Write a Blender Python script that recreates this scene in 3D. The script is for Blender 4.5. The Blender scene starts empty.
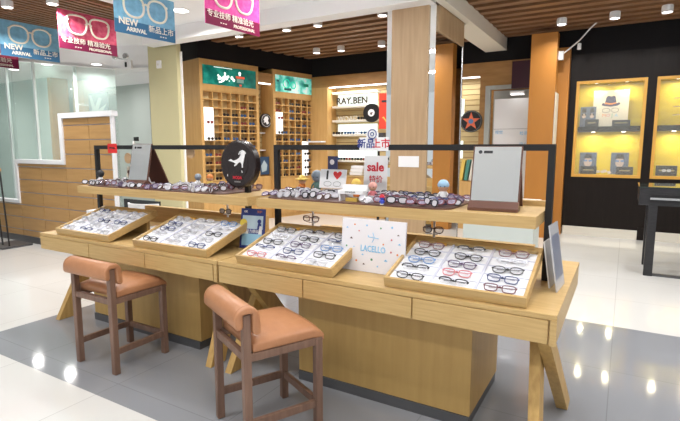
import bpy, bmesh, math, random
from mathutils import Vector, Matrix
random.seed(7)
C = bpy.context.scene.collection
PI = math.pi
def R(d): return math.radians(d)

# ---------------------------------------------------------------- camera
F = 484.0
PITCH = math.atan(63.5 / F)
YAW = math.atan(287 / (F * math.cos(PITCH) + 63.5 * math.sin(PITCH)))
cam_d = bpy.data.cameras.new('camera'); cam = bpy.data.objects.new('camera', cam_d); C.objects.link(cam)
cam_d.sensor_width = 36; cam_d.lens = F / 680 * 36; cam_d.clip_start = 0.05
fw = Vector((-math.sin(YAW) * math.cos(PITCH), math.cos(YAW) * math.cos(PITCH), -math.sin(PITCH)))
rt = Vector((math.cos(YAW), math.sin(YAW), 0)); up = rt.cross(fw)
m = Matrix((rt, up, -fw)).transposed().to_4x4(); m.translation = Vector((0, 0, 1.5)); cam.matrix_world = m
bpy.context.scene.camera = cam

# ---------------------------------------------------------------- materials
def mat(name, col, rough=0.5, metal=0.0, emit=0.0, ecol=None, trans=0.0, coat=0.0, alpha=1.0, spec=0.5, ior=1.45):
    m = bpy.data.materials.new(name); m.use_nodes = True
    b = m.node_tree.nodes['Principled BSDF']
    b.inputs['Base Color'].default_value = (*col, 1)
    b.inputs['Roughness'].default_value = rough; b.inputs['Metallic'].default_value = metal
    b.inputs['Specular IOR Level'].default_value = spec; b.inputs['IOR'].default_value = ior
    if trans: b.inputs['Transmission Weight'].default_value = trans
    if coat: b.inputs['Coat Weight'].default_value = coat; b.inputs['Coat Roughness'].default_value = 0.05
    if alpha < 1: b.inputs['Alpha'].default_value = alpha
    if emit:
        b.inputs['Emission Color'].default_value = (*(ecol or col), 1); b.inputs['Emission Strength'].default_value = emit
    return m
def vary(m, col2, scale=(1, 1, 1), fac=(0.35, 0.65), nscale=3.0, detail=4, wave=None, dist=4.0, bump=0.0):
    """mix the base colour with col2 through a stretched noise (or wave) pattern in object space"""
    nt = m.node_tree; b = nt.nodes['Principled BSDF']; c1 = tuple(b.inputs['Base Color'].default_value)
    tc = nt.nodes.new('ShaderNodeTexCoord'); mp = nt.nodes.new('ShaderNodeMapping'); mp.inputs['Scale'].default_value = scale
    nt.links.new(tc.outputs['Object'], mp.inputs['Vector'])
    if wave:
        n = nt.nodes.new('ShaderNodeTexWave'); n.wave_type = 'RINGS' if wave == 'rings' else 'BANDS'
        if wave == 'rings': n.rings_direction = 'Z'
        n.inputs['Scale'].default_value = nscale; n.inputs['Distortion'].default_value = dist
        n.inputs['Detail'].default_value = 3; n.inputs['Detail Scale'].default_value = 1.2
        out = n.outputs['Fac']
    else:
        n = nt.nodes.new('ShaderNodeTexNoise'); n.inputs['Scale'].default_value = nscale; n.inputs['Detail'].default_value = detail
        out = n.outputs['Fac']
    nt.links.new(mp.outputs[0], n.inputs['Vector'])
    r = nt.nodes.new('ShaderNodeValToRGB'); r.color_ramp.elements[0].position = fac[0]; r.color_ramp.elements[1].position = fac[1]
    r.color_ramp.elements[0].color = c1; r.color_ramp.elements[1].color = (*col2, 1)
    nt.links.new(out, r.inputs[0]); nt.links.new(r.outputs[0], b.inputs['Base Color'])
    if bump:
        bp = nt.nodes.new('ShaderNodeBump'); bp.inputs['Strength'].default_value = bump; bp.inputs['Distance'].default_value = 0.002
        nt.links.new(out, bp.inputs['Height']); nt.links.new(bp.outputs[0], b.inputs['Normal'])
    return m

oak   = vary(mat('oak', (0.58, 0.395, 0.17), 0.42), (0.49, 0.32, 0.125), (2, 14, 45), (0.35, 0.7), 2.5)
oakv  = vary(mat('oak_upright', (0.60, 0.385, 0.135), 0.45), (0.44, 0.26, 0.08), (14, 14, 1.1), (0.3, 0.75), 2.6)
oakg  = vary(mat('oak_grain', (0.58, 0.37, 0.13), 0.45), (0.50, 0.31, 0.10), (9, 9, 1.0), (0.3, 0.75), 2.2, 6)
colw  = vary(mat('column_oak', (0.47, 0.325, 0.19), 0.5), (0.38, 0.25, 0.135), (12, 12, 0.8), (0.3, 0.75), 2.2, 6)
hdrw  = vary(mat('header_oak', (0.44, 0.235, 0.08), 0.45), (0.33, 0.165, 0.05), (1.0, 1.0, 5), (0.3, 0.7), 3)
cabw  = vary(mat('cabinet_oak', (0.62, 0.375, 0.14), 0.45), (0.54, 0.31, 0.105), (8, 8, 1), (0.3, 0.7), 2)
orange= vary(mat('orange_laminate', (0.50, 0.205, 0.035), 0.5), (0.46, 0.185, 0.03), (3, 3, 0.8), (0.3, 0.7), 2)
cntw  = vary(mat('counter_oak', (0.50, 0.295, 0.115), 0.45), (0.42, 0.235, 0.085), (1, 1, 12), (0.3, 0.7), 2)
boardw= vary(mat('light_boards', (0.68, 0.54, 0.29), 0.5), (0.6, 0.45, 0.21), (1, 1, 6), (0.3, 0.7), 3)
slatw = vary(mat('ceiling_slat_wood', (0.30, 0.155, 0.075), 0.5), (0.21, 0.10, 0.045), (1, 8, 1), (0.3, 0.7), 2)
slatd = mat('ceiling_void', (0.03, 0.016, 0.01), 0.8)
walnut= vary(mat('walnut', (0.23, 0.135, 0.095), 0.4), (0.16, 0.09, 0.062), (18, 18, 2), (0.3, 0.7), 2)
brownp= mat('brown_lacquer', (0.13, 0.06, 0.045), 0.35)
leather = vary(mat('tan_leather', (0.46, 0.215, 0.105), 0.36), (0.41, 0.185, 0.088), (6, 6, 6), (0.3, 0.7), 3, bump=0.15)
black = mat('black_metal', (0.012, 0.011, 0.012), 0.4)
dark  = vary(mat('black_panel', (0.012, 0.0075, 0.006), 0.4, spec=.25), (0.008, 0.005, 0.004), (10, 10, 1), (0.3, 0.7), 3)
darkb = mat('dark_band', (0.010, 0.009, 0.010), 0.7, spec=.2)
ashb  = vary(mat('black_ash', (0.028, 0.027, 0.03), 0.4), (0.014, 0.014, 0.016), (3, 3, 30), (0.3, 0.7), 3)
white = mat('white_paint', (0.88, 0.87, 0.87), 0.6)
cream = mat('cream_paint', (0.74, 0.70, 0.61), 0.6)
wceil = mat('white_ceiling', (0.90, 0.90, 0.91), 0.7)
paper = mat('white_paper', (0.84, 0.84, 0.86), 0.45)
liner = mat('tray_liner', (0.83, 0.84, 0.88), 0.6)
lilacw = mat('shaded_divider', (0.60, 0.61, 0.72), 0.6)  # shading on the white dividers painted in as lavender grey
acryl = mat('clear_acrylic', (0.85, 0.9, 0.9), 0.05, trans=0.0, alpha=0.35)
kick  = mat('grey_kick', (0.085, 0.085, 0.09), 0.4)
steel = mat('steel', (0.6, 0.6, 0.6), 0.25, metal=1)
mirror= mat('mirror', (0.88, 0.9, 0.9), 0.02, metal=1)
beige = vary(mat('beige_wall', (0.58, 0.53, 0.31), 0.7), (0.56, 0.51, 0.295), (1, 1, 1), (0.4, 0.6), 1)
green = vary(mat('pale_green_panel', (0.50, 0.60, 0.56), 0.3), (0.47, 0.57, 0.53), (1, 1, 1), (0.4, 0.6), 1)
grayw = mat('grey_green_wall', (0.36, 0.40, 0.38), 0.6)
olive = vary(mat('mustard_back_panel', (0.56, 0.45, 0.02), 0.5), (0.48, 0.37, 0.015), (1, 1, 5), (0.3, 0.7), 3)
gold  = mat('gold_frame', (0.66, 0.36, 0.07), 0.35)
red   = mat('red_card', (0.72, 0.03, 0.03), 0.5)
redt  = mat('red_ink', (0.62, 0.03, 0.05), 0.5)
blackt= mat('black_ink', (0.03, 0.03, 0.035), 0.5)
bluet = mat('pale_blue_ink', (0.25, 0.55, 0.82), 0.5)
navy  = mat('navy_ink', (0.03, 0.05, 0.25), 0.5)
pinkb = vary(mat('magenta_print', (0.62, 0.045, 0.26), 0.6, spec=.2), (0.70, 0.10, 0.34), (5, 5, 5), (0.35, 0.65), 3)
pinkr = vary(mat('rose_print', (0.55, 0.05, 0.12), 0.6, spec=.2), (0.70, 0.14, 0.22), (5, 5, 5), (0.35, 0.65), 3)
maroon= mat('plum_print', (0.17, 0.01, 0.05), 0.6, spec=.2)
blueb = vary(mat('sky_print', (0.18, 0.40, 0.58), 0.6, spec=.2), (0.24, 0.52, 0.72), (5, 5, 5), (0.35, 0.65), 3)
bluen = mat('denim_print', (0.05, 0.155, 0.29), 0.6, spec=.2)
creamp= mat('cream_print', (0.85, 0.80, 0.68), 0.4)
lampw = mat('lamp_lens', (1, 1, 1), 0.4, emit=14, ecol=(1, 0.97, 0.92))
lampo = mat('office_lamp_lens', (1, 1, 1), 0.4, emit=7, ecol=(1, 1, 1))
tube  = mat('light_strip', (1, 1, 1), 0.4, emit=3.5, ecol=(1, 0.98, 0.95))
litp  = mat('lit_panel', (0.9, 0.97, 0.95), 0.4, emit=0.95, ecol=(0.86, 1.0, 0.96))
litw  = mat('lit_white_panel', (0.95, 0.95, 0.95), 0.4, emit=0.9, ecol=(1, 1, 1))
niche_l = mat('niche_lamp', (1, 1, 0.9), 0.4, emit=5, ecol=(1, 0.95, 0.75))
glass = mat('glass_pane', (0.9, 0.96, 0.94), 0.02, alpha=0.07, spec=0.3)
plant = mat('leaf_green', (0.05, 0.16, 0.03), 0.5)
def floor_mat(name, c, c2, ts):
    m = mat(name, c, 0.07, spec=0.5); nt = m.node_tree; b = nt.nodes['Principled BSDF']
    tc = nt.nodes.new('ShaderNodeTexCoord'); br = nt.nodes.new('ShaderNodeTexBrick')
    br.offset = 0; br.inputs['Scale'].default_value = 1; br.inputs['Mortar Size'].default_value = 0.003
    br.inputs['Brick Width'].default_value = ts; br.inputs['Row Height'].default_value = ts
    br.inputs['Color1'].default_value = (*c, 1); br.inputs['Color2'].default_value = (*[x * .97 for x in c], 1); br.inputs['Mortar'].default_value = (*c2, 1)
    nt.links.new(tc.outputs['Object'], br.inputs['Vector']); nt.links.new(br.outputs['Color'], b.inputs['Base Color'])
    return m
tilew = floor_mat('white_tile', (0.70, 0.695, 0.68), (0.52, 0.51, 0.5), 0.9)
tileg = floor_mat('grey_tile', (0.27, 0.28, 0.305), (0.21, 0.22, 0.24), 0.9)

# ---------------------------------------------------------------- mesh helpers
class MB:
    def __init__(s): s.v = []; s.f = []; s.mi = []; s.M = Matrix.Identity(4)
    def add(s, vs, fs, mi=0):
        o = len(s.v); s.v += [tuple(s.M @ Vector(v)) for v in vs]
        s.f += [tuple(i + o for i in f) for f in fs]; s.mi += [mi] * len(fs); return s
    def box(s, x0, x1, y0, y1, z0, z1, mi=0):
        return s.add([(x0,y0,z0),(x1,y0,z0),(x1,y1,z0),(x0,y1,z0),(x0,y0,z1),(x1,y0,z1),(x1,y1,z1),(x0,y1,z1)],
                     [(0,3,2,1),(4,5,6,7),(0,1,5,4),(1,2,6,5),(2,3,7,6),(3,0,4,7)], mi)
    def bar(s, a, b, w, h, mi=0, upv=(0, 0, 1)):
        a = Vector(a); b = Vector(b); d = (b - a).normalized(); u = Vector(upv)
        if abs(d.dot(u)) > .99: u = Vector((0, 1, 0))
        x = d.cross(u).normalized() * w / 2; y = x.cross(d).normalized() * h / 2
        vs = [p + sx * x + sy * y for p in (a, b) for sx, sy in ((-1,-1),(1,-1),(1,1),(-1,1))]
        return s.add(vs, [(0,1,2,3),(7,6,5,4),(0,4,5,1),(1,5,6,2),(2,6,7,3),(3,7,4,0)], mi)
    def tube(s, pts, r, n=8, closed=False, mi=0):
        pts = [Vector(p) for p in pts]; N = len(pts); rings = []
        prev = None
        for i, p in enumerate(pts):
            a = pts[(i - 1) % N] if (closed or i > 0) else p; b = pts[(i + 1) % N] if (closed or i < N - 1) else p
            d = (b - a).normalized() if (b - a).length > 1e-9 else Vector((0, 0, 1))
            u = prev - d * prev.dot(d) if prev is not None else (Vector((0, 1, 0)) if abs(d.y) < .9 else Vector((1, 0, 0)))
            if prev is None: u = u - d * u.dot(d)
            u.normalize(); prev = u; w = d.cross(u)
            rr = r[i] if isinstance(r, (list, tuple)) else r
            rings.append([p + rr * (math.cos(2*PI*k/n) * u + math.sin(2*PI*k/n) * w) for k in range(n)])
        vs = [v for q in rings for v in q]; fs = []
        for i in range(N if closed else N - 1):
            j = (i + 1) % N
            for k in range(n): fs.append((i*n+k, i*n+(k+1) % n, j*n+(k+1) % n, j*n+k))
        if not closed: fs += [tuple(range(n - 1, -1, -1)), tuple((N-1)*n + k for k in range(n))]
        return s.add(vs, fs, mi)
    def prism(s, pts, a, b, axis='y', mi=0):
        """polygon pts in the plane across axis, extruded from a to b"""
        n = len(pts)
        def P(p, t): return (p[0], t, p[1]) if axis == 'y' else ((t, p[0], p[1]) if axis == 'x' else (p[0], p[1], t))
        vs = [P(p, a) for p in pts] + [P(p, b) for p in pts]
        fs = [tuple(range(n)), tuple(range(2*n-1, n-1, -1))] + [(i, i+n, (i+1) % n + n, (i+1) % n) for i in range(n)]
        return s.add(vs, fs, mi)
    def lathe(s, prof, n=20, c=(0, 0, 0), mi=0):
        vs = []; fs = []; m = len(prof)
        for k in range(n):
            a = 2*PI*k/n
            vs += [(c[0]+r*math.cos(a), c[1]+r*math.sin(a), c[2]+z) for r, z in prof]
        for k in range(n):
            j = (k+1) % n
            for i in range(m-1): fs.append((k*m+i, j*m+i, j*m+i+1, k*m+i+1))
        return s.add(vs, fs, mi)
    def ball(s, c, r, n=12, mi=0, sc=(1, 1, 1)):
        m = n//2; M0 = s.M; s.M = M0 @ Matrix.Translation(c) @ Matrix.Diagonal((*sc, 1))
        s.lathe([(max(1e-4, r*math.sin(PI*i/m)), -r*math.cos(PI*i/m)) for i in range(m+1)], n, mi=mi); s.M = M0; return s
    def mesh(s, name, mats):
        me = bpy.data.meshes.new(name); me.from_pydata(s.v, [], s.f)
        for m in (mats if isinstance(mats, (list, tuple)) else [mats]): me.materials.append(m)
        me.polygons.foreach_set('material_index', s.mi)
        bm = bmesh.new(); bm.from_mesh(me); bmesh.ops.recalc_face_normals(bm, faces=bm.faces); bm.to_mesh(me); bm.free()
        return me
    def build(s, name, mats, parent=None, loc=None, rz=0, bevel=0, smooth=False, kind=None, label=None, rot=None):
        o = bpy.data.objects.new(name, s.mesh(name, mats)); C.objects.link(o); o.parent = parent
        if loc: o.location = loc
        o.rotation_euler = rot if rot else (0, 0, rz)
        if bevel:
            b = o.modifiers.new('bevel', 'BEVEL'); b.width = bevel; b.segments = 2; b.limit_method = 'ANGLE'
        if smooth:
            for p in o.data.polygons: p.use_smooth = True
        if kind: o['kind'] = kind
        if label: o['label'] = label
        return o
def tag(o, label, cat, group=None, kind=None):
    o['label'] = label; o['category'] = cat
    if group: o['group'] = group
    if kind: o['kind'] = kind
    return o
def thing(name, label, cat, loc=(0, 0, 0), rz=0, group=None, rot=None):
    o = bpy.data.objects.new(name, None); o.empty_display_size = .05; C.objects.link(o)
    o.location = loc; o.rotation_euler = rot if rot else (0, 0, rz); return tag(o, label, cat, group)
def dup(root, loc=None, rot=None, label=None, group=None):
    def cp(o, par):
        c = o.copy(); C.objects.link(c); c.parent = par
        for ch in [x for x in KIDS.get(o.name, [])]: cp(ch, c)
        return c
    c = cp(root, None)
    if loc is not None: c.location = loc
    if rot is not None: c.rotation_euler = rot
    if label: c['label'] = label
    if group: c['group'] = group
    return c
KIDS = {}
def index(o):
    KIDS[o.name] = list(o.children)
    for c in o.children: index(c)
def B(*a, mi=0): return MB().box(*a, mi=mi)
def text(body, size, m, parent, x, z, y=-0.004, name='lettering', align='CENTER', ext=0.0008, bold=0.0, flat=False, w=1.0, rotz=0, space=1.0):
    cu = bpy.data.curves.new('t', 'FONT'); cu.body = body; cu.size = size; cu.align_x = align; cu.align_y = 'CENTER'
    cu.extrude = ext; cu.offset = bold; cu.resolution_u = 2; cu.space_character = space
    t = bpy.data.objects.new('t', cu); C.objects.link(t)
    dg = bpy.context.evaluated_depsgraph_get(); me = bpy.data.meshes.new_from_object(t.evaluated_get(dg))
    bpy.data.objects.remove(t); me.materials.clear(); me.materials.append(m)
    T = Matrix.Translation((x, y, z)) @ Matrix.Rotation(0 if flat else PI/2, 4, 'X') @ Matrix.Rotation(rotz, 4, 'Z') @ Matrix.Diagonal((w, 1, 1, 1))
    me.transform(T); o = bpy.data.objects.new(name, me); C.objects.link(o); o.parent = parent
    return o
def rring(w, h, p=2.6, n=20, cx=0, cz=0, y=0, taper=0.0):
    pts = []
    for k in range(n):
        a = 2*PI*k/n; c, s_ = math.cos(a), math.sin(a)
        X = math.copysign(abs(c)**(2/p), c)*w/2; Z = math.copysign(abs(s_)**(2/p), s_)*h/2
        pts.append((cx + X*(1 + taper*Z/h), y, cz + Z))
    return pts
def disc(r, n=24, cx=0, cz=0): return [(cx + r*math.cos(2*PI*k/n), cz + r*math.sin(2*PI*k/n)) for k in range(n)]
def star(r, r2, cx, cz, n=5): return [(cx + (r if k % 2 == 0 else r2)*math.sin(PI*k/n), cz + (r if k % 2 == 0 else r2)*math.cos(PI*k/n)) for k in range(2*n)]

HC = 3.41      # ceiling
YB = 9.15      # back wall
# ================================================================ SETTING
def struct(name, mb, m, **k): return mb.build(name, m, kind='structure', **k)
fl = MB().box(-16, 5, -5, 1.645, -.1, 0).box(-16, 5, 4.55, 10.5, -.1, 0).box(-16, -4.33, 1.645, 4.55, -.1, 0)
struct('floor', fl, tilew)
struct('floor_grey_band', B(-4.33, 5, 1.645, 4.55, -.1, 0), tileg)
# ceiling: white plaster field with slatted wood fields
cl = MB().box(-16, 5, -5, 2.6, HC, HC+.12).box(-7.9, 5, 2.6, 5.0, HC, HC+.12) if False else MB()
cl.box(-16, 5, -5, 0.6, HC, HC+.12).box(-6.1, 5, 0.6, 5.6, HC, HC+.12).box(-16, -8.2, 0.6, 5.6, HC, HC+.12).box(-8.2, -6.1, 4.95, 5.6, HC, HC+.12).box(-16, -7.0, 5.6, 10.5, HC, HC+.12)
struct('ceiling', cl, wceil)
struct('ceiling_backing', MB().box(-7.0, 5, 5.6, 10.5, HC+.10, HC+.2).box(-8.2, -6.1, .6, 4.95, HC+.12, HC+.2), slatd)
sl = MB()
y = 5.84
while y < 9.10: sl.box(-6.95, 5, y, y+.135, HC-.01, HC+.09); y += .28
struct('ceiling_slats_back', sl, slatw)
sl = MB(); x = -8.17
while x < -6.15: sl.box(x, x+.06, .62, 4.94, HC-.02, HC+.09); x += .12
struct('ceiling_slats_front', sl, slatw)
# beams
struct('trim_beam_front', B(-7.15, -2.09, 5.58, 5.83, 3.2, HC), white)
struct('trim_beam_side', MB().box(-2.32, -1.95, 6.98, YB, 3.2, HC).box(-2.05, -1.95, 2.6, 6.98, 3.2, HC), cream)
# back wall (black band above, wood header, recess with light boards)
wb = MB().box(-6.3, 5, YB, YB+.9, 3.02, HC+.1)
struct('wall_back_upper', wb, darkb)
struct('trim_header', MB().box(-6.2, -1.55, YB-.02, YB+.05, 2.785, 3.02).box(-2.39, -1.55, YB-.02, YB+.05, 2.6, 2.785).box(-2.39, -2.29, YB-.02, YB+.05, 0, 2.6), hdrw)
struct('trim_pilaster', B(-6.2, -5.69, YB-.02, YB+.45, 0, 2.785), cabw)
bd = MB(); z = 0
while z < 3.0:
    bd.box(-5.69, -2.39, YB+.36, YB+.385, z+.004, z+.092); z += .1
struct('wall_back', bd, boardw)
struct('wall_back_core', MB().box(-5.75, -2.35, YB+.385, YB+.45, 0, 3.02).box(-5.69, -2.39, YB+.05, YB+.39, 2.9, 3.0).box(-2.29, -1.2, YB+.3, YB+.4, 0, 3.0), hdrw)
struct('trim_light_strip', MB().box(-5.66, -2.42, YB+.0, YB+.06, 2.765, 2.79), tube)
# black display wall right, with two niches cut out
N1 = (-.79, .215); N2 = (.34, 1.35); NZ = (1.0, 2.58)
wr = MB()
for a, b in ((-.93, N1[0]), (N1[1], N2[0]), (N2[1], 5)): wr.box(a, b, YB, YB+.5, 0.12, 3.02)
for a, b in (N1, N2): wr.box(a, b, YB, YB+.5, 0.12, NZ[0]); wr.box(a, b, YB, YB+.5, NZ[1], 3.02)
for xx in (-.93, -.28, .25, .9, 1.6): wr.box(xx, xx+.006, YB-.004, YB, .14, .95)
struct('wall_back_display', wr, dark)
struct('baseboard_back', MB().box(-.88, .23, YB-.02, YB+.2, 0.0, .15).box(.42, 5, YB-.02, YB+.2, 0.0, .15), cream)
struct('wall_back_foot', MB().box(.23, .42, YB-.03, YB+.2, 0, .2), dark)
struct('wall_right', B(5, 5.1, 1.6, 10.5, 0, HC+.1), white)
struct('wall_back_return', MB().box(-1.55, -.93, YB+.42, YB+.5, 0, 3.02).box(-1.0, -.9, YB, YB+.5, 0, 3.02), cabw)

# left wall frame: origin (-6.67,6.53), local x along the wall, local -y toward the room
LO = Vector((-6.67, 6.53, 0)); LA = math.atan2(.977, .213)
LM = Matrix.Translation(LO) @ Matrix.Rotation(LA, 4, 'Z')
def lw(mb):
    mb.M = LM; return mb
struct('wall_left_upper', lw(MB()).box(-.14, 3.0, 0, .6, 3.085, HC+.05), darkb)
struct('wall_left', lw(MB()).box(-.1, 3.2, .60, .66, 0, 3.1), cabw)
bd = lw(MB()); z = 0
while z < 2.8: bd.box(1.2, 1.57, .40, .425, z+.004, z+.092); z += .1
struct('wall_left_boards', bd, boardw)
struct('trim_gap_header', lw(MB()).box(1.2, 1.57, .02, .42, 2.79, 2.98), hdrw)
struct('trim_gap_strip', lw(MB()).box(1.22, 1.55, .05, .09, 2.765, 2.788), tube)
# beige structural column
struct('wall_column_beige', MB().box(-7.36, -6.64, 5.86, 5.95, 0, HC), beige)
struct('trim_column_edge', MB().box(-6.64, -6.60, 5.93, 5.95, 0, 3.1), white)
# office behind the counter
OL = [(-14, 4.45), (-9.3, 4.5), (-9.0, 5.25), (-8.6, 6.02), (-7.72, 6.4)]
struct('ceiling_office', MB().prism([(-16, 4.5)]+OL+[(-7.72, 10.4), (-16, 10.4)], 3.0, 3.04, 'z'), wceil)
struct('wall_office_far', MB().box(-16, -7.4, 8.9, 9.0, 0, 3.0), grayw)
struct('wall_office_left', MB().box(-16.05, -11.0, 6.1, 6.2, 0, 3.0), green)
struct('wall_office_side', MB().box(-11.0, -10.9, 6.1, 6.5, 0, 3.0), cntw)
struct('wall_far_left', B(-16.1, -16, -5, 10.4, 0, HC), green)
struct('trim_soffit', MB().prism(OL+[(q[0]-.08, q[1]+.14) for q in OL[::-1]], 2.99, HC, 'z'), white)
struct('wall_office_panel', MB().box(-9.35, -8.30, 6.60, 6.7, 0, 2.72).box(-9.9, -8.3, 6.60, 6.61, 2.72, 2.76), grayw)
struct('wall_office_dark', MB().box(-8.28, -7.75, 6.9, 7.0, 0, 2.62), darkb)
struct('trim_office_bulkhead', MB().box(-9.9, -7.75, 6.62, 7.0, 2.74, 3.0), white)

# ================================================================ LIGHT
def area(name, loc, size, power, col=(1, .97, .93), rot=(0, 0, 0), sy=None, spread=None):
    l = bpy.data.lights.new(name, 'AREA'); l.energy = power; l.color = col; l.size = size
    if sy: l.shape = 'RECTANGLE'; l.size_y = sy
    else: l.shape = 'DISK'
    if spread: l.spread = R(spread)
    o = bpy.data.objects.new(name, l); C.objects.link(o); o.location = loc; o.rotation_euler = rot; return o
NEAR = [(-5.66, 6.33), (-4.72, 6.38), (-4.14, 6.38), (-3.05, 6.35)]
FARR = [(-5.32, 8.15), (-4.8, 8.2), (-3.95, 8.2)]
def surf_spot(x, y, label, p=15):
    t = thing('surface_spotlight', label, 'ceiling light', (x, y, HC-.01), group='surface spotlights under the wood slats')
    MB().lathe([(.0001, 0), (.065, 0), (.07, -.01), (.07, -.09), (.062, -.095), (.058, -.075), (.0001, -.075)], 24).build('housing', white, t)
    MB().lathe([(.0001, -.078), (.057, -.078), (.057, -.084), (.0001, -.086)], 24).build('lens', lampw, t)
    area('spot_light', (x, y, HC-.125), .11, p, spread=150)
for i, (x, y) in enumerate(NEAR):
    surf_spot(x, y, ['first', 'second', 'third', 'fourth'][i] + ' from left of the nearer row of surface spotlights left of the oak column')
for i, (x, y) in enumerate(FARR):
    surf_spot(x, y, ['left', 'middle', 'right'][i] + ' surface spotlight of the farther row left of the oak column')
for i, (x, y) in enumerate([(-.96, 8.15), (-.27, 8.15), (.35, 8.15)]):
    surf_spot(x, y, ['left', 'middle', 'right'][i] + ' white surface spotlight on the slats before the black display wall', 14)
for x, y in [(-.96, 6.3), (.3, 6.3), (1.4, 6.9)]:
    surf_spot(x, y, 'white surface spotlight on the slats near the black desk', 16)
def downlight(x, y, label, p=30, z=HC, r=.085, m=None, g='recessed downlights'):
    t = thing('recessed_downlight', label, 'ceiling light', (x, y, z), group=g)
    MB().lathe([(r, -.001), (r+.02, -.001), (r+.02, -.008), (r, -.008)], 28).build('trim_ring', white, t)
    MB().lathe([(.0001, -.003), (r, -.003), (r, -.006), (.0001, -.006)], 28).build('lens', m or lampw, t)
    area('down_light', (x, y, z-.03), .16, p, spread=160)
downlight(-5.55, 5.0, 'round recessed downlight in the white ceiling between the blue and magenta banners', 40, r=.11)
for x, y in [(-4.4, -1), (-2.2, -1), (0, -1), (2.2, -1), (-4.4, 1), (-2.4, 1), (-.6, 1), (1.5, 1), (-4.2, 3.3), (-2.0, 3.0), (0.0, 3.3), (1.9, 3.3), (-3.4, 4.7), (-1.0, 4.9), (1.4, 4.9), (3.4, 2.5), (3.4, 5)]:
    downlight(x, y, 'round recessed downlight in the white ceiling over the sales floor', 20)
for x, y, l in [(-7.1, 3.5, 'left surface spotlight of the slat field at the upper left corner'), (-6.45, 3.72, 'right surface spotlight of the slat field at the upper left corner')]:
    surf_spot(x, y, l, 36)
for x, y, l in [(-10.4, 5.148, 'office downlight farthest left behind the glass'), (-9.236, 5.142, 'office downlight left of the glass joint over the counter'), (-8.45, 5.6, 'office downlight near the emergency lamp')]:
    downlight(x, y, l, 26, 3.0, .085, lampo, 'office downlights')
for x, y in [(-8.9, 7.6), (-12.5, 7.6), (-12.5, 4.8)]: downlight(x, y, 'round office downlight deep behind the glass wall', 26, 3.0, .085, lampo, 'office downlights')

for k, (x, y) in enumerate([(-3.6, .9), (-.6, .9), (2.0, .9), (-3.0, 3.2), (-.9, 4.2), (1.2, 4.2)]):  # tube lights added out of view to brighten the white ceiling
    t = thing('added_fill_tube', 'unseen fill tube light added under the ceiling over the sales floor', 'ceiling light', (x, y, 3.18), group='added fill tube lights')
    B(-.6, .6, -.04, .04, .02, .05).build('housing', white, t); MB().tube([(-.58, 0, 0), (.58, 0, 0)], .018, 10).build('tube', mat('fill_tube_glow', (1, 1, 1), .4, emit=70, ecol=(.95, .98, 1)) if k == 0 else bpy.data.materials['fill_tube_glow'], t)
    for dx in (-.5, .5): MB().tube([(dx, 0, .05), (dx, 0, HC-3.18)], .003, 4).build('hanging_wire', steel, t)
area('recess_strip_light', (-4.04, YB+.10, 2.755), 3.2, 26, sy=.05)
w = bpy.data.worlds.new('world'); bpy.context.scene.world = w; w.use_nodes = True
w.node_tree.nodes['Background'].inputs[0].default_value = (0.93, 0.97, 1.0, 1); w.node_tree.nodes['Background'].inputs[1].default_value = 0.85

# ================================================================ DISPLAY TABLES
def table(x0, x1, ped, label, seams, legxs):
    t = thing('display_table', label, 'table', (x0, 2.2, 0), group='oak display tables')
    W = x1 - x0; D = 1.14
    B(0, W, 0, D, .755, .78).build('tabletop', oak, t, bevel=.002)
    B(.002, W-.002, .012, D-.01, .64, .755).build('apron', oak, t)
    ed = [.004] + seams + [W-.03]
    for a, b in zip(ed, ed[1:]): B(a+.004, b-.004, -.004, .012, .645, .752).build('drawer', oak, t, bevel=.002)
    B(W-.026, W, -.004, .012, .64, .755).build('end_cap', oak, t)
    p0, p1 = ped; p0 -= x0; p1 -= x0
    B(p0, p1, .25, .88, .06, .64).build('pedestal', oakg, t, bevel=.003)
    B(p0+.005, p1-.005, .24, .87, 0, .06).build('kick_plate', kick, t)
    for lx in legxs:
        lx -= x0; mb = MB()
        sp = .06 if lx > W/2 else -.06
        def splay(mb):
            mb.v = [(v[0]+sp*(1-v[2]/.64), v[1], v[2]) for v in mb.v]; return mb
        splay(MB().prism([(.12, .64), (.27, .64), (.85, 0), (.71, 0)], lx-.06, lx+.0, 'x')).build('leg', oakv, t, bevel=.002)
        splay(MB().prism([(.36, .64), (.50, .64), (.20, 0), (.06, 0)], lx-.115, lx-.063, 'x')).build('leg', oakv, t, bevel=.002)
    return t
table(-4.25, -2.205, (-3.94, -2.64), 'oak display table with the left stool before it', [.685, 1.346], (-4.05, -2.35))
table(-2.195, -.21, (-1.75, -.635), 'oak display table with the right stool before it, trestle leg showing at its right end', [.657, 1.32], (-2.05, -.255))

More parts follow.
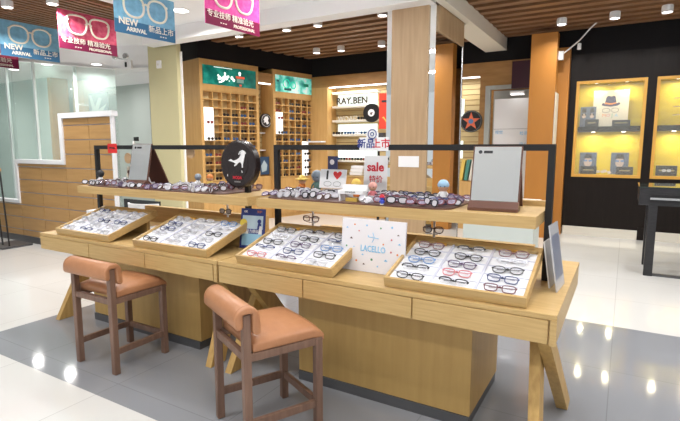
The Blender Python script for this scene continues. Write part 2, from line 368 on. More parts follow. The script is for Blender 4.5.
def frame(x0, x1, label):
    t = thing('goalpost_frame', label, 'frame', (x0, 2.78, .78), group='black metal frames standing on the tables')
    W = x1 - x0
    B(0, .035, -.017, .017, 0, .735).build('post', black, t)
    B(W-.035, W, -.017, .017, 0, .735).build('post', black, t)
    B(0, W, -.017, .017, .7, .735).build('crossbar', black, t) if False else B(.035, W-.035, -.017, .017, .7, .735).build('crossbar', black, t)
    return t
frame(-4.29, -2.42, 'black square-tube frame on the left table carrying the left shelf')
frame(-2.175, -.32, 'black square-tube frame on the right table carrying the right shelf')
for x0, x1, l, pxs in ((-4.16, -2.20, 'thick oak shelf plank above the left table', (-4.29, -2.42)), (-2.12, -.36, 'thick oak shelf plank above the right table', (-2.175, -.32))):
    o = MB()
    # plank notched around the posts
    a = max(x0, pxs[0]+.036); o.box(a if a > x0 else x0, x1, 2.5, 2.76, 1.1, 1.16)
    o.v.clear(); o.f.clear(); o.mi.clear()
    xs = sorted([x0, x1])
    o.box(x0, x1, 2.5, 2.762, 1.1, 1.16).box(x0, x1, 2.798, 3.06, 1.1, 1.16)
    cuts = [p for p in (pxs[0], pxs[1]-.035) if x0 < p+.02 < x1]; a = x0
    for p in cuts: o.box(a, p, 2.762, 2.798, 1.1, 1.16); a = p+.035
    o.box(a, x1, 2.762, 2.798, 1.1, 1.16)
    tag(o.build('shelf_plank', oak), l, 'shelf', 'oak planks above the tables')

# ================================================================ STOOLS
def stool():
    t = thing('bar_stool', '', 'stool', group='tan leather low-back stools')
    s = .398; w = .040
    for (x, y, h) in ((0, 0, .715), (s, 0, .715), (0, s, .515), (s, s, .515)):
        B(x-w/2, x+w/2, y-w/2, y+w/2, 0, h).build('leg', walnut, t, bevel=.004)
    for a, b in (((0, 0), (s, 0)), ((0, s), (s, s)), ((0, 0), (0, s)), ((s, 0), (s, s))):
        dx = (b[0]-a[0])/s; dy = (b[1]-a[1])/s; o = w/2
        B(a[0]+o*dx-(0 if dx else .014), b[0]-o*dx+(0 if dx else .014), a[1]+o*dy-(0 if dy else .014), b[1]-o*dy+(0 if dy else .014), .475, .515).build('seat_rail', walnut, t, bevel=.002)
    for a, b, zz in (((0, s), (s, s), .15), ((0, 0), (0, s), .15), ((s, 0), (s, s), .15)):
        dx = (b[0]-a[0])/s; dy = (b[1]-a[1])/s; o = w/2
        B(a[0]+o*dx-(0 if dx else .012), b[0]-o*dx+(0 if dx else .012), a[1]+o*dy-(0 if dy else .012), b[1]-o*dy+(0 if dy else .012), zz-.02, zz+.02).build('footrest', walnut, t, bevel=.002)
    # seat cushion
    mb = MB(); n = 12; vs = []; top = []
    def hgt(u, v): return .580 + .018*math.sin(PI*min(1, max(0, u)))*math.sin(PI*min(1, max(0, v)))
    x0, x1, y0, y1 = -.012, s+.012, .03, s+.035
    for j in range(n+1):
        for i in range(n+1):
            u, v = i/n, j/n; e = (1-(2*u-1)**8)*(1-(2*v-1)**8)
            drop = .03*max(0, (v-.82)/.18)**2
            vs.append((x0+(x1-x0)*u, y0+(y1-y0)*v, .535+(hgt(u, v)-.535)*(.55+.45*e**.5) - drop))
    fs = [(j*(n+1)+i, j*(n+1)+i+1, (j+1)*(n+1)+i+1, (j+1)*(n+1)+i) for j in range(n) for i in range(n)]
    k = len(vs)
    rim = [i for i in range(n+1)] + [(j*(n+1)+n) for j in range(1, n+1)] + [(n*(n+1)+i) for i in range(n-1, -1, -1)] + [j*(n+1) for j in range(n-1, 0, -1)]
    vs += [(vs[i][0], vs[i][1], .516 - (.03 if vs[i][1] > s+.03 else 0)) for i in rim]
    for a in range(len(rim)): fs.append((rim[a], rim[(a+1) % len(rim)], k+(a+1) % len(rim), k+a))
    fs.append(tuple(k+a for a in range(len(rim))))
    mb.add(vs, fs); c = mb.build('seat_cushion', leather, t, bevel=.008, smooth=True)
    st = MB(); st.tube([(x0+.012, y0+.03, .562), (x0+.012, y1-.05, .562)], .0012, 4).tube([(x1-.012, y0+.03, .562), (x1-.012, y1-.05, .562)], .0012, 4).build('stitching', leather, c)
    # backrest roll: padded inverted U over the posts, long inside flap, short outside flap
    out = []; 
    R1 = .062; cz = .695
    prof = []
    for k in range(13):
        a = PI - PI*k/12; prof.append((R1*math.cos(a), cz + R1*math.sin(a)))
    prof += [(.066, .66), (.066, .622), (.058, .608), (.040, .608), (.026, .62), (.024, .64), (.024, .72)]
    prof += [(-.024, .72), (-.024, .665), (-.03, .650), (-.052, .650), (-.062, .665)]
    mb = MB().prism([(p[0]+.0, p[1]) for p in prof], -.035, s+.035, 'x')
    b = mb.build('backrest', leather, t, bevel=.012, smooth=False)
    for p in b.data.polygons: p.use_smooth = True
    for x in (-.008, s+.008):
        MB().tube([(x, p[0]*1.01, cz+(p[1]-cz)*1.01) for p in prof[:13]], .0014, 4).build('piping', leather, b)
    B(w/2, s-w/2, -.012, .012, .66, .70).build('back_rail', walnut, t)
    return t
st = stool(); index(st)
st.location = (-3.23, 1.88, 0); st['label'] = 'tan leather stool with walnut legs before the left table'
dup(st, (-1.865, 1.852, 0), (0, 0, R(-26)), 'tan leather stool turned toward the middle of the right table, nearest the camera')

# ================================================================ GLASSES
def glasses_parts(fc, lc, w=.138, h=.042, p=2.6, thick=.0028, fold=True, half=False):
    """front frame in the xz plane at y=0, lens centre z=0; temples toward +y"""
    fr = MB(); ln = MB(); tm = MB(); ew = w*.40; gap = w*.115
    for sx in (-1, 1):
        cx = sx*(ew/2+gap/2+.002)
        pts = rring(ew, h, p, 16, cx, 0, 0, .12)
        fr.tube(pts if not half else pts[:9], thick*(1.25 if half else 1), 5, closed=not half)
        pl = rring(ew*.96, h*.96, p, 16, cx, 0, 0, .12)
        ln.prism([(q[0], q[2]) for q in pl], -.0006, .0006)
        ex = sx*w/2
        if fold: tm.bar((ex, .006, h*.22), (ex-sx*w*.86, .012+(.006 if sx > 0 else 0), h*.16), .003, .0055)
        else: tm.bar((ex, 0, h*.22), (ex-sx*.006, .085, h*.2), .003, .006); tm.bar((ex-sx*.006, .085, h*.2), (ex-sx*.010, .125, -h*.3), .003, .006)
        fr.bar((sx*(w/2-.008), 0, h*.25), (ex, .006, h*.22), .005, .007)
    fr.tube([(-gap*.45, 0, h*.12), (0, -.002, h*.22), (gap*.45, 0, h*.12)], thick, 5)
    return fr, ln, tm
GM = {}
def gmat(nm, c, r=.3, metal=0, alpha=1):
    if nm not in GM: GM[nm] = mat('frame_'+nm, c, r, metal, alpha=alpha)
    return GM[nm]
gblack = gmat('black', (.012, .012, .016)); gnavy = gmat('navy', (.03, .05, .16)); gpink = gmat('pink', (.62, .18, .2)); gpurple = gmat('purple', (.10, .06, .13))
gbrown = gmat('brown', (.09, .04, .03)); gsilver = gmat('silver', (.52, .52, .56), .3, .4); gred = gmat('red', (.5, .04, .05)); gtort = gmat('wine', (.16, .05, .06)); gblue = gmat('blue', (.12, .25, .5))
lclear = mat('clear_lens', (.85, .86, .93), .05, alpha=.14, spec=.5); lpale = mat('glint_lens', (.80, .78, .84), .06, alpha=.7, spec=.8)  # lpale: highlights on the heaped lenses painted in as pale lilac-white
ldark = mat('dark_lens', (.015, .015, .02), .08, spec=.8); lblue = mat('blue_lens', (.03, .10, .24), .08, spec=.8); lred = mat('wine_lens', (.22, .03, .03), .08, spec=.8); llil = mat('lilac_lens', (.50, .44, .60), .05, alpha=.4, spec=.8)
PROTO = {}
def tray_glasses(key, fm, half=False, p=2.6, h=.040):
    if key in PROTO: return PROTO[key]
    fr, ln, tm = glasses_parts(None, None,   .152, .036, p, .0028, True, half)
    PROTO[key] = (fr.mesh('front_frame', fm), ln.mesh('lenses', lclear), tm.mesh('temples', fm)); return PROTO[key]
def put_tray_glasses(key, fm, Mx, label, group, half=False, p=2.6):
    me = tray_glasses(key, fm, half, p)
    o = bpy.data.objects.new('eyeglasses', None); o.empty_display_size = .03; C.objects.link(o); o.matrix_world = Mx
    tag(o, label, 'eyeglasses', group)
    for n, mm in zip(('front_frame', 'lenses', 'temples'), me):
        c = bpy.data.objects.new(n, mm); C.objects.link(c); c.parent = o
def single(key, fm, lm, fold, w=.138, h=.042, p=2.6, thick=.0035):
    if key[0] == 'p': w = .122; h *= .88; thick = .004
    k = ('s', key)
    if k not in PROTO:
        fr, ln, tm = glasses_parts(None, None, w, h, p, thick, fold)
        o = len(fr.v); a = MB(); a.v = fr.v + ln.v + tm.v
        a.f = fr.f + [tuple(i+len(fr.v) for i in f) for f in ln.f] + [tuple(i+len(fr.v)+len(ln.v) for i in f) for f in tm.f]
        a.mi = [0]*len(fr.f) + [1]*len(ln.f) + [0]*len(tm.f)
        PROTO[k] = a.mesh('eyeglasses', [fm, lm])
    return PROTO[k]
def put_single(me, Mx, name, label, cat, group):
    o = bpy.data.objects.new(name, me); C.objects.link(o); o.matrix_world = Mx; return tag(o, label, cat, group)

# ================================================================ SLOPING TRAYS
TW = .70; TL = .48; TH = .055
FRM = {'black': (gblack, 'black'), 'navy': (gnavy, 'dark blue'), 'pink': (gpink, 'pink'), 'purple': (gpurple, 'purple'), 'brown': (gbrown, 'brown'), 'silver': (gsilver, 'silver'), 'red': (gred, 'red'), 'wine': (gtort, 'wine-coloured'), 'blue': (gblue, 'blue')}
def tray(xc, label, short, cols, tw=TW, half_rows=()):
    tilt = R(17.5); base = Vector((xc, 2.225, .782))
    t = thing('eyeglass_tray', label, 'tray', base, group='sloping oak eyeglass trays')
    T = Matrix.Rotation(tilt, 4, 'X')
    def tb(): a = MB(); a.M = T; return a
    h = tw/2
    a = tb().box(-h, h, 0, .016, 0, TH); a.build('rim', oak, t, bevel=.002)
    a = tb().box(-h, h, TL-.045, TL, 0, TH); a.build('rim', oak, t, bevel=.002)
    for sx in (-1, 1):
        a = tb().box(min(sx*h, sx*(h-.016)), max(sx*h, sx*(h-.016)), .016, TL-.045, 0, TH); a.build('rim', oak, t, bevel=.002)
    a = tb().box(-h+.016, h-.016, .016, TL-.045, .02, .038); a.build('liner', liner, t)
    dv = tb()
    iw = tw-.032; il = TL-.061
    for k in (1, 2): dv.box(-h+.016+iw*k/3-.006, -h+.016+iw*k/3+.006, .016, TL-.045, .038, .046)
    for k in range(1, 5): dv.box(-h+.016, h-.016, .016+il*k/5-.0025, .016+il*k/5+.0025, .038, .042)
    dv.build('divider', lilacw, t)
    for sx in (-.18, .2):
        a = tb().box(sx-.03, sx+.03, TL-.060, TL-.046, .038, TH-.002); a.build('brass_tag', gold, t)
    B(-h+.06, h-.06, TL*.80, TL*.86, 0, .120).build('prop_block', oak, t)
    rows = ['front', 'second', 'middle', 'fourth', 'back']; cn = ['left', 'middle', 'right']
    for r in range(5):
        for c in range(3):
            key = cols[r][c]; fm, cname = FRM[key]
            jx = random.uniform(-.006, .006); ja = random.uniform(-.06, .06)
            # lie reclined: frame plane tipped back
            L = Matrix.Translation(base) @ T @ Matrix.Translation((-h+.016+iw*(c+.5)/3+jx, .016+il*(r+.42)/5, .054)) @ Matrix.Rotation(ja, 4, 'Z') @ Matrix.Rotation(R(-52), 4, 'X')
            hf = (r+c) % 4 == 1
            put_tray_glasses(key+('h' if hf else '')+short, fm, L, f'{cname} eyeglasses, {rows[r]} row {cn[c]}, {short}', 'eyeglasses in the '+short.replace('in the ', ''), hf, 2.3+.5*((r*3+c) % 3))
    return t
tray(-.69, 'sloping oak tray of spectacles at the right end, right of the white printed board', 'in the tray right of the white printed board',
     [['black','black','wine'],['black','pink','navy'],['blue','purple','black'],['black','black','silver'],['wine','black','wine']])
tray(-1.705, 'sloping oak tray of spectacles between the blue leaflet and the white printed board', 'in the tray left of the white printed board',
     [['pink','purple','silver'],['navy','navy','black'],['black','purple','blue'],['silver','black','navy'],['black','black','black']])
tray(-2.68, 'sloping oak tray of spectacles on the left table next to the blue leaflet', 'in the tray left of the blue leaflet',
     [['black','silver','navy'],['silver','silver','silver'],['navy','silver','black'],['navy','silver','silver'],['silver','silver','blue']], .74)
tray(-3.685, 'sloping oak tray of spectacles at the far left end of the left table', 'in the leftmost tray',
     [['silver','navy','silver'],['silver','silver','silver'],['silver','navy','navy'],['silver','silver','silver'],['navy','silver','silver']])
# ================================================================ PILES ON THE SHELVES
ZS = 1.16
def mat_board(x0, x1, y0, y1, label):
    pts = rring(x1-x0, y1-y0, 9, 40, (x0+x1)/2, (y0+y1)/2)
    a = MB().prism([(p[0], p[2]) for p in pts], ZS, ZS+.008, 'z', 0)
    tag(a.build('display_mat', [brownp]), label, 'display mat', 'thin brown mats under the heaps')
mat_board(-2.08, -.80, 2.515, 3.02, 'thin brown mat under the heap on the right shelf')
mat_board(-4.13, -2.46, 2.53, 3.02, 'thin brown mat under the heap on the left shelf')
kinds = [single('pk', gblack, lpale, True), single('pn', gpurple, llil, True), single('ps', gsilver, lpale, True), single('pb', gbrown, lpale, True), single('pd', gblack, ldark, True), single('pw', gtort, llil, True), single('pv', gnavy, llil, True, h=.038, p=3.4)]
def heap(x0, x1, ncol, label3, group, keep, shine):
    ny = 10
    for j in range(ny):
        for i in range(ncol):
            x = x0+(x1-x0)*(i+.5+.5*(j % 2-.5))/ncol + random.uniform(-.012, .012); y = 2.548+.046*j+random.uniform(-.006, .006)
            if not keep(x, y): continue
            third = min(2, max(0, int(3*(x-x0)/(x1-x0))))
            Mx = Matrix.Translation((x, y, ZS+.008+.024+random.choice((0, 0, .006)))) @ Matrix.Rotation(random.uniform(-.6, .6), 4, 'Z') @ Matrix.Rotation(R(random.choice([-14, -30, 0, -55, -40])), 4, 'X') @ Matrix.Rotation(random.uniform(-.16, .16), 4, 'Y')
            me = random.choice([kinds[0], kinds[1], kinds[2], kinds[2], kinds[2], kinds[3], kinds[5], kinds[0]] if not (shine and third == 2) else [kinds[1], kinds[5], kinds[6], kinds[0], kinds[0]])
            row = 'front edge' if j < 3 else ('middle' if j < 6 else 'rear')
            put_single(me, Mx, 'eyeglasses', f'one of the jumbled eyeglasses heaped toward the {row} of the {label3[third]}', 'eyeglasses', f'eyeglasses heaped at the {row} of the {label3[third]}')
items = []   # keep-out circles on the shelves
KO = [(-1.80, 2.95, .11), (-1.52, 3.0, .13), (-1.47, 2.64, .12), (-.95, 2.86, .06), (-2.08, 2.98, .07), (-3.45, 2.86, .27), (-3.92, 2.9, .1), (-3.75, 2.92, .12), (-2.45, 2.7, .16), (-2.98, 2.93, .1), (-1.96, 3.0, .07), (-2.158, 2.78, .06), (-2.43, 2.78, .06), (-4.27, 2.8, .07), (-3.13, 2.93, .05)]
def free(x, y): return all((x-a)**2+(y-b)**2 > (r+.03)**2 for a, b, r in KO)
heap(-2.07, -.83, 12, ['right shelf, left third', 'right shelf, middle third', 'right shelf, right third'], '', free, True)
heap(-4.10, -2.50, 15, ['left shelf, left third', 'left shelf, middle third', 'left shelf, right third'], '', free, False)

# ================================================================ TABLETOP MIRRORS
def table_mirror(loc, rz, w, h, label, slit):
    t = thing('tabletop_mirror', label, 'mirror', loc, rz, 'brown tabletop mirrors')
    dp = .10; T = Matrix.Rotation(R(-14), 4, 'X')
    a = MB(); a.M = Matrix.Translation((0, 0, .045)) @ T; a.box(-w/2, w/2, 0, .012, 0, h).build('front_board', brownp, t, bevel=.003)
    a = MB(); a.M = Matrix.Translation((0, 0, .045)) @ T; a.box(-w/2+.008, w/2-.008, -.003, 0, .006, h-.006).build('mirror_glass', mirror, t)
    a = MB(); a.M = Matrix.Translation((0, 0, .045)) @ T
    a.prism(disc(.010, 14, -w/2+.04, h-.035), -.0042, -.003).box(-w/2+.058, -w/2+.105, -.0042, -.003, h-.042, h-.028).build('emblem', blackt, t)
    ty = math.sin(R(14))*h; tz = .045 + math.cos(R(14))*h
    a = MB().prism([(ty+.005, tz), (ty+.018, tz-.005), (.29, 0), (.275, 0)], -w/2+.01, w/2-.01, 'x'); a.build('back_board', brownp, t, bevel=.002)
    a = MB().prism([(-.05, 0), (-.052, .018), (-.012, .05), (.012, .05), (.05, .018), (.05, 0)], -w/2, w/2, 'x'); a.build('foot', brownp, t, bevel=.003)
    return t
table_mirror((-.60, 2.655, ZS), R(4), .26, .31, 'brown tabletop mirror with small black emblem at the right end of the right shelf', 0)
table_mirror((-3.57, 2.675, ZS+.012), R(10), .21, .32, 'brown tabletop mirror standing on the left shelf by the red tag', 0)
# small glass box behind the mirror
a = thing('glass_block', 'small glass block behind the mirror on the right shelf end', 'display block', (-.45, 3.01, ZS)); MB().box(-.07, .07, -.03, .03, 0, .03).build('body', oak, a)

# ================================================================ ROUND SIGN
rs = thing('round_sign', 'round black sign with white leaping cat emblem hanging on the left frame', 'sign', (-2.44, 2.71, 1.375), R(-2))
a = MB(); a.M = Matrix.Rotation(-PI/2, 4, 'X') if False else Matrix.Rotation(PI/2, 4, 'X')
a.lathe([(.0001, .035), (.06, .038), (.062, .034), (.10, .036), (.102, .032), (.16, .034), (.174, .028), (.176, -.02), (.16, -.026), (.0001, -.026)], 48); a.build('disc', mat('sign_black', (.02, .012, .012), .25), rs, smooth=False)
cat = [(-.075, .012), (-.055, .022), (-.03, .012), (-.005, .018), (.02, .03), (.035, .05), (.03, .062), (.042, .07), (.058, .075), (.068, .066), (.08, .062), (.07, .052), (.066, .038), (.06, .02), (.052, -.005), (.05, -.03), (.042, -.032), (.04, -.008), (.028, .004), (.01, -.002), (-.005, -.016), (-.022, -.024), (-.026, -.018), (-.012, -.006), (-.03, .002), (-.055, .008)]
MB().prism([(p[0]*1.15, p[1]*1.15+.012) for p in cat], -.0395, -.036).build('emblem', paper, rs)
MB().tube([(.02, -.038, .07), (.03, -.038, .09), (.055, -.038, .10), (.08, -.038, .09), (.085, -.038, .075)], .004, 6).build('emblem_tail', paper, rs)
MB().tube([(.045, -.038, -.045), (.05, -.038, -.06)], .004, 6).tube([(-.1, -.038, -.075), (-.098, -.038, -.09)], .003, 6).build('emblem_mark', paper, rs)
text('MODA', .03, redt, rs, 0, -.098, -.039, bold=.0008); 
text('EYEWEAR', .014, mat('grey_ink', (.4, .4, .4), .5), rs, 0, -.128, -.038)
rs.children[-2].name = 'lettering'

# ================================================================ CARDS AND SIGNS ON THE SHELF
def card(name, label, cat, loc, rz, w, h, lean, m=paper, th=.006, group=None, bevel=0):
    t = thing(name, label, cat, loc, group=group, rot=(R(-lean), 0, rz))
    B(-w/2, w/2, 0, th, 0, h).build('board', m, t, bevel=bevel); return t
hc = card('heart_card', 'white tilted card reading I heart over drawn spectacles on the right shelf', 'sign', (-1.79, 2.93, ZS+.05), R(3), .21, .135, 12)
text('I', .085, blackt, hc, -.045, .09, -.001, bold=.003)
hp = [(0, -.028), (.03, .004), (.034, .018), (.026, .03), (.012, .03), (0, .018), (-.012, .03), (-.026, .03), (-.034, .018), (-.03, .004)]
MB().prism([(.035+p[0], .09+p[1]) for p in hp], -.002, 0).build('heart', red, hc)
for s_ in (-1, 1): MB().tube(rring(.06, .034, 2.2, 16, s_*.038, .03, -.001), .0012, 4, closed=True).build('drawn_spectacles', blackt, hc)
B(-.09, .09, .02, .05, -.05, 0).build('rest', acryl, hc)
sc = card('sale_sign', 'white upright sign with red sale lettering behind the white bench', 'sign', (-1.50, 3.03, ZS), R(3), .175, .28, 3)
text('sale', .085, redt, sc, 0, .20, -.001, bold=.0025)
text('特价', .052, redt, sc, .005, .115, -.001, bold=.0005)
ns = thing('new_arrival_sign', 'cut-out sign with blue and red characters clipped to the right frame bar', 'sign', (-1.375, 2.755, 1.475), R(3))
B(-.10, .10, 0, .004, 0, .085).build('board', paper, ns, bevel=.01)
MB().prism(disc(.042, 24, -.01, .10), 0, .0045).build('badge', paper, ns)
text('新品', .062, navy, ns, -.052, .043, -.001, bold=.001); text('上市', .062, redt, ns, .05, .043, -.001, bold=.001)
MB().tube(rring(.056, .056, 2, 20, -.01, .105, -.001), .003, 5, closed=True).build('badge_ring', navy, ns); MB().tube(rring(.022, .022, 2, 12, -.01, .105, -.001), .003, 5, closed=True).build('badge_ring', navy, ns)
# small white bench stand
wb_ = thing('display_bench', 'small white bench-shaped stand with tiny lettering on the right shelf', 'display stand', (-1.445, 2.60, ZS+.008), R(4))
B(-.085, .085, -.02, .05, .055, .068).build('top', paper, wb_); B(-.085, .085, .045, .052, .068, .10).build('back_panel', paper, wb_)
for x in (-.08, .07): B(x, x+.010, -.018, .048, 0, .055).build('leg', paper, wb_)
B(-.085, .085, -.022, -.018, .045, .066).build('front_panel', paper, wb_); text('EYEWEAR', .016, blackt, wb_, 0, .056, -.0225)
B(-.035, .04, -.015, .02, 0, .022).build('price_block', mat('mustard', (.6, .4, .08), .5), wb_)
# figurines
def figurine(loc, rz, s, skin, top, body, label, brim=None):
    t = thing('toy_figurine', label, 'figurine', loc, rz, 'small toy figurines on the shelves')
    MB().lathe([(.0001, 0), (.022*s, 0), (.024*s, .004), (.0001, .006)], 16).build('stand', paper, t)
    bdy = MB().lathe([(.0001, .004), (.016*s, .006), (.019*s, .02*s), (.015*s, .045*s), (.009*s, .055*s), (.0001, .056*s)], 14)
    for sx in (-1, 1):
        bdy.tube([(sx*.012*s, 0, .048*s), (sx*.024*s, -.004*s, .034*s), (sx*.026*s, -.012*s, .022*s)], [.006*s, .005*s, .004*s], 6)
        bdy.tube([(sx*.008*s, 0, .02*s), (sx*.009*s, 0, .004)], [.008*s, .007*s], 6)
    bdy.build('body', body, t, smooth=True)
    hd = MB().ball((0, 0, .075*s), .026*s, 16).build('head', skin, t, smooth=True)
    e = MB()
    for sx in (-1, 1): e.ball((sx*.010*s, -.0235*s, .076*s), .0035*s, 8)
    e.build('eyes', blackt, hd)
    MB().lathe([(.0275*s, .074*s), (.029*s, .085*s), (.022*s, .100*s), (.012*s, .107*s), (.0001, .109*s)], 16).build('cap', top, t, smooth=True)
    if brim: MB().lathe([(.024*s, .084*s), (.048*s, .080*s), (.048*s, .084*s), (.024*s, .090*s)], 20).build('brim', brim, t, smooth=True)
    return t
skin = mat('toy_skin', (.75, .45, .3), .5); lightblue = mat('toy_blue', (.35, .55, .75), .5); yellow = mat('toy_yellow', (.8, .55, .12), .5); tgrey = mat('toy_grey', (.25, .3, .36), .5); tgreen = mat('toy_green', (.08, .16, .14), .5); torange = mat('toy_orange', (.75, .25, .06), .5)
figurine((-.95, 2.86, ZS+.008), R(10), 1.25, skin, lightblue, paper, 'small toy figurine with light blue cap beside the right shelf mirror')
figurine((-2.08, 2.98, ZS+.008), R(10), 1.15, skin, yellow, torange, 'small toy figurine in a wide yellow hat at the left of the right shelf', yellow)
figurine((-1.96, 3.0, ZS+.008), R(10), 1.5, tgrey, tgrey, tgreen, 'small dark green toy figurine with grey cap on the right shelf')
figurine((-1.50, 2.76, ZS+.012), R(10), 1.15, skin, yellow, torange, 'small toy figurine with yellow cap behind the white bench')
figurine((-1.38, 2.76, ZS+.012), R(10), 1.0, skin, mat('toy_pink', (.7, .35, .3), .5), gpink, 'small toy figurine with pink cap behind the white bench')
figurine((-1.20, 2.52, ZS+.010), R(10), .55, mat('toy_royal', (.05, .08, .5), .5), redt, mat('toy_royal2', (.05, .08, .5), .5), 'tiny blue toy figurine at the front edge of the right shelf')
figurine((-4.12, 2.70, ZS+.008), R(10), 1.15, blackt, blackt, paper, 'small black and white toy figurine at the left end of the left shelf')
figurine((-2.98, 2.93, ZS+.008), R(10), 1.0, skin, torange, yellow, 'small orange toy figurine right of the left shelf mirror')
figurine((-3.12, 2.93, ZS+.008), R(10), 1.0, tgrey, tgrey, paper, 'small grey toy figurine right under the left shelf mirror')
# red tag and round fan on left bar, cards on left shelf
rt_ = thing('red_tag', 'red cloth tag hung over the left frame bar', 'tag', (-4.01, 2.758, 1.445)); B(-.065, .065, 0, .003, 0, .085).build('cloth', red, rt_); text('SPECIAL', .022, blackt, rt_, 0, .045, -.001, bold=.0008)
for x, z_, l in ((-3.87, 1.40, 'round wooden disc hanging under the left frame bar'), (-3.07, 1.455, 'round wooden disc half hidden behind the left frame bar')):
    d = thing('wooden_disc', l, 'ornament', (x, 2.81, z_)); MB().prism(disc(.048), 0, .006).build('disc', mat('disc_wood', (.55, .36, .2), .5), d)
pc = card('picture_card', 'small card with brown doodles standing on the left shelf', 'card', (-3.95, 2.90, ZS+.06), 0, .15, .10, 5, mat('ivory', (.7, .64, .52), .5))
for q in [(-.05, .05, .018), (-.02, .07, .01), (.03, .06, .015), (.05, .03, .012), (-.04, .025, .012)]: MB().prism(disc(q[2], 8, q[0], q[1]), -.001, 0).build('doodle', gbrown if q[0] < 0 else torange, pc)
B(-.06, .06, .02, .06, -.06, 0).build('rest', mat('sand', (.6, .45, .25), .5), pc)
rb = card('red_topped_card', 'white card with a red top band on the left shelf by the mirror', 'card', (-3.72, 2.92, ZS), R(5), .10, .14, 6); B(-.05, .05, -.0012, 0, .10, .14).build('red_band', red, rb)

# ================================================================ ITEMS ON THE TABLES
lb = card('printed_board', 'white board with pale blue lettering and tiny travel doodles leaning on the right table', 'sign', (-1.225, 2.435, .782), R(-1), .41, .305, 5, mat('board_white', (.80, .78, .82), .5), .012)
text('LACELLO', .05, bluet, lb, .005, .135, -.001, bold=.0008, w=.78)
MB().tube([(-.03, -.001, .205), (.04, -.001, .20)], .002, 4).tube([(.0, -.001, .232), (.012, -.001, .202), (-.002, -.001, .175)], .002, 4).tube([(-.03, -.001, .215), (-.024, -.001, .205)], .002, 4).build('plane_drawing', bluet, lb)
rnd = random.Random(3); dc = [bluet, torange, gpink, gbrown, mat('leafy', (.1, .3, .15), .5), bluet]
for k, (x, z_) in enumerate([(-.17, .25), (-.12, .27), (-.09, .235), (-.14, .19), (-.17, .14), (-.12, .14), (-.15, .09), (-.1, .06), (-.16, .04), (-.05, .045), (0, .075), (.04, .04), (.09, .08), (.07, .17), (.12, .2), (.16, .23), (.05, .26), (.12, .27), (.17, .18), (.16, .12), (.12, .13), (.15, .06), (.17, .035), (-.04, .27), (-.06, .1)]):
    q = MB(); r = rnd.uniform(.0035, .007)
    q.prism(disc(r, 6+k % 3, x, z_), -.001, 0)
    if k % 3 == 0: q.box(x-r*1.6, x+r*1.6, -.001, 0, z_-r*.9, z_-r*.2)
    q.build('doodle', dc[k % 6], lb)
br = card('leaflet_stand', 'navy and sky blue leaflet holder between the two tables', 'leaflet holder', (-2.262, 2.60, .782), R(8), .20, .285, 8, navy, .008)
skyp = mat('leaflet_sky', (.32, .58, .78), .4); B(-.085, .085, -.001, 0, .14, .235).build('picture', mat('leaflet_pale', (.55, .7, .82), .4), br); B(-.085, .085, -.001, 0, .02, .105).build('picture', skyp, br)
MB().prism(disc(.03, 16, -.075, .18), -.002, -.001).build('yellow_disc', mat('lemon', (.85, .65, .08), .5), br)
MB().prism(disc(.016, 12, .055, .195), -.002, -.001).prism([(.035, .12), (.075, .12), (.07, .18), (.045, .18)], -.002, -.001).build('figure_print', navy, br)
MB().prism([(.05, .105), (.08, .105), (.08, .16), (.06, .165)], -.003, -.002).build('white_print', paper, br); MB().prism([(-.085, .10), (-.05, .135), (-.03, .105)], -.002, -.001).build('white_peak_print', paper, br)
text('视力健康', .026, paper, br, .0, .122, -.002); text('OK', .02, paper, br, -.06, .262, -.001, bold=.001); text('防护', .02, torange, br, .055, .262, -.001)
# booklets leaning at the right post
for k, (x, y, h, rzz, l, mm) in enumerate([(-.285, 2.72, .24, 85, 'white booklet leaning nearest the right frame post', paper), (-.245, 2.66, .335, 86, 'tall glossy booklet leaning at the right end of the right table', mat('glossy_grey', (.55, .55, .58), .2))]):
    c_ = thing('booklet', l, 'booklet', (x, y, .782), rot=(R(-9), 0, R(rzz))); B(-.10, .10, 0, .006, 0, h).build('cover', mm, c_)
    if k: B(-.09, .08, -.001, 0, .06, .28).build('picture', mat('leaflet_grey', (.2, .22, .3), .3), c_)
# loose sheet
a = MB().prism([(-3.10, 2.30), (-2.98, 2.38), (-2.97, 2.44), (-3.14, 2.46), (-3.22, 2.38)], .782, .786, 'z'); tag(a.build('paper_sheet', paper), 'loose white paper lying between the two left trays', 'paper')
for k in range(3):
    a = MB(); a.M = Matrix.Translation((-3.13, 2.62, .782+.03*k)) @ Matrix.Rotation(R(4*k-3), 4, 'Z'); a.box(-.13, .13, -.08, .08, 0, .006).box(-.13, .13, -.08, -.075, .006, .026).box(-.13, .13, .075, .08, .006, .026).box(-.13, -.125, -.075, .075, .006, .026).box(.125, .13, -.075, .075, .006, .026)
    tag(a.build('plastic_tray', paper), ['white plastic tray at the bottom of the stack between the left trays', 'white plastic tray in the middle of the stack between the left trays', 'white plastic tray on top of the stack between the left trays'][k], 'tray', 'stacked white plastic trays')
rc = card('red_card', 'red folded card behind the tray left of the blue leaflet', 'card', (-3.05, 2.83, .782), R(6), .12, .15, 14, mat('coral', (.75, .12, .08), .5))
B(-.03, .03, -.001, 0, .05, .08).build('label_print', paper, rc)
riser = tag(MB().box(-4.05, -2.55, 3.1, 3.16, .782, .93).build('rear_ledge', oak), 'low oak ledge along the back of the left table', 'ledge')
riser = tag(MB().box(-2.0, -.45, 3.1, 3.16, .782, .90).build('rear_ledge', oak), 'low oak ledge along the back of the right table', 'ledge')
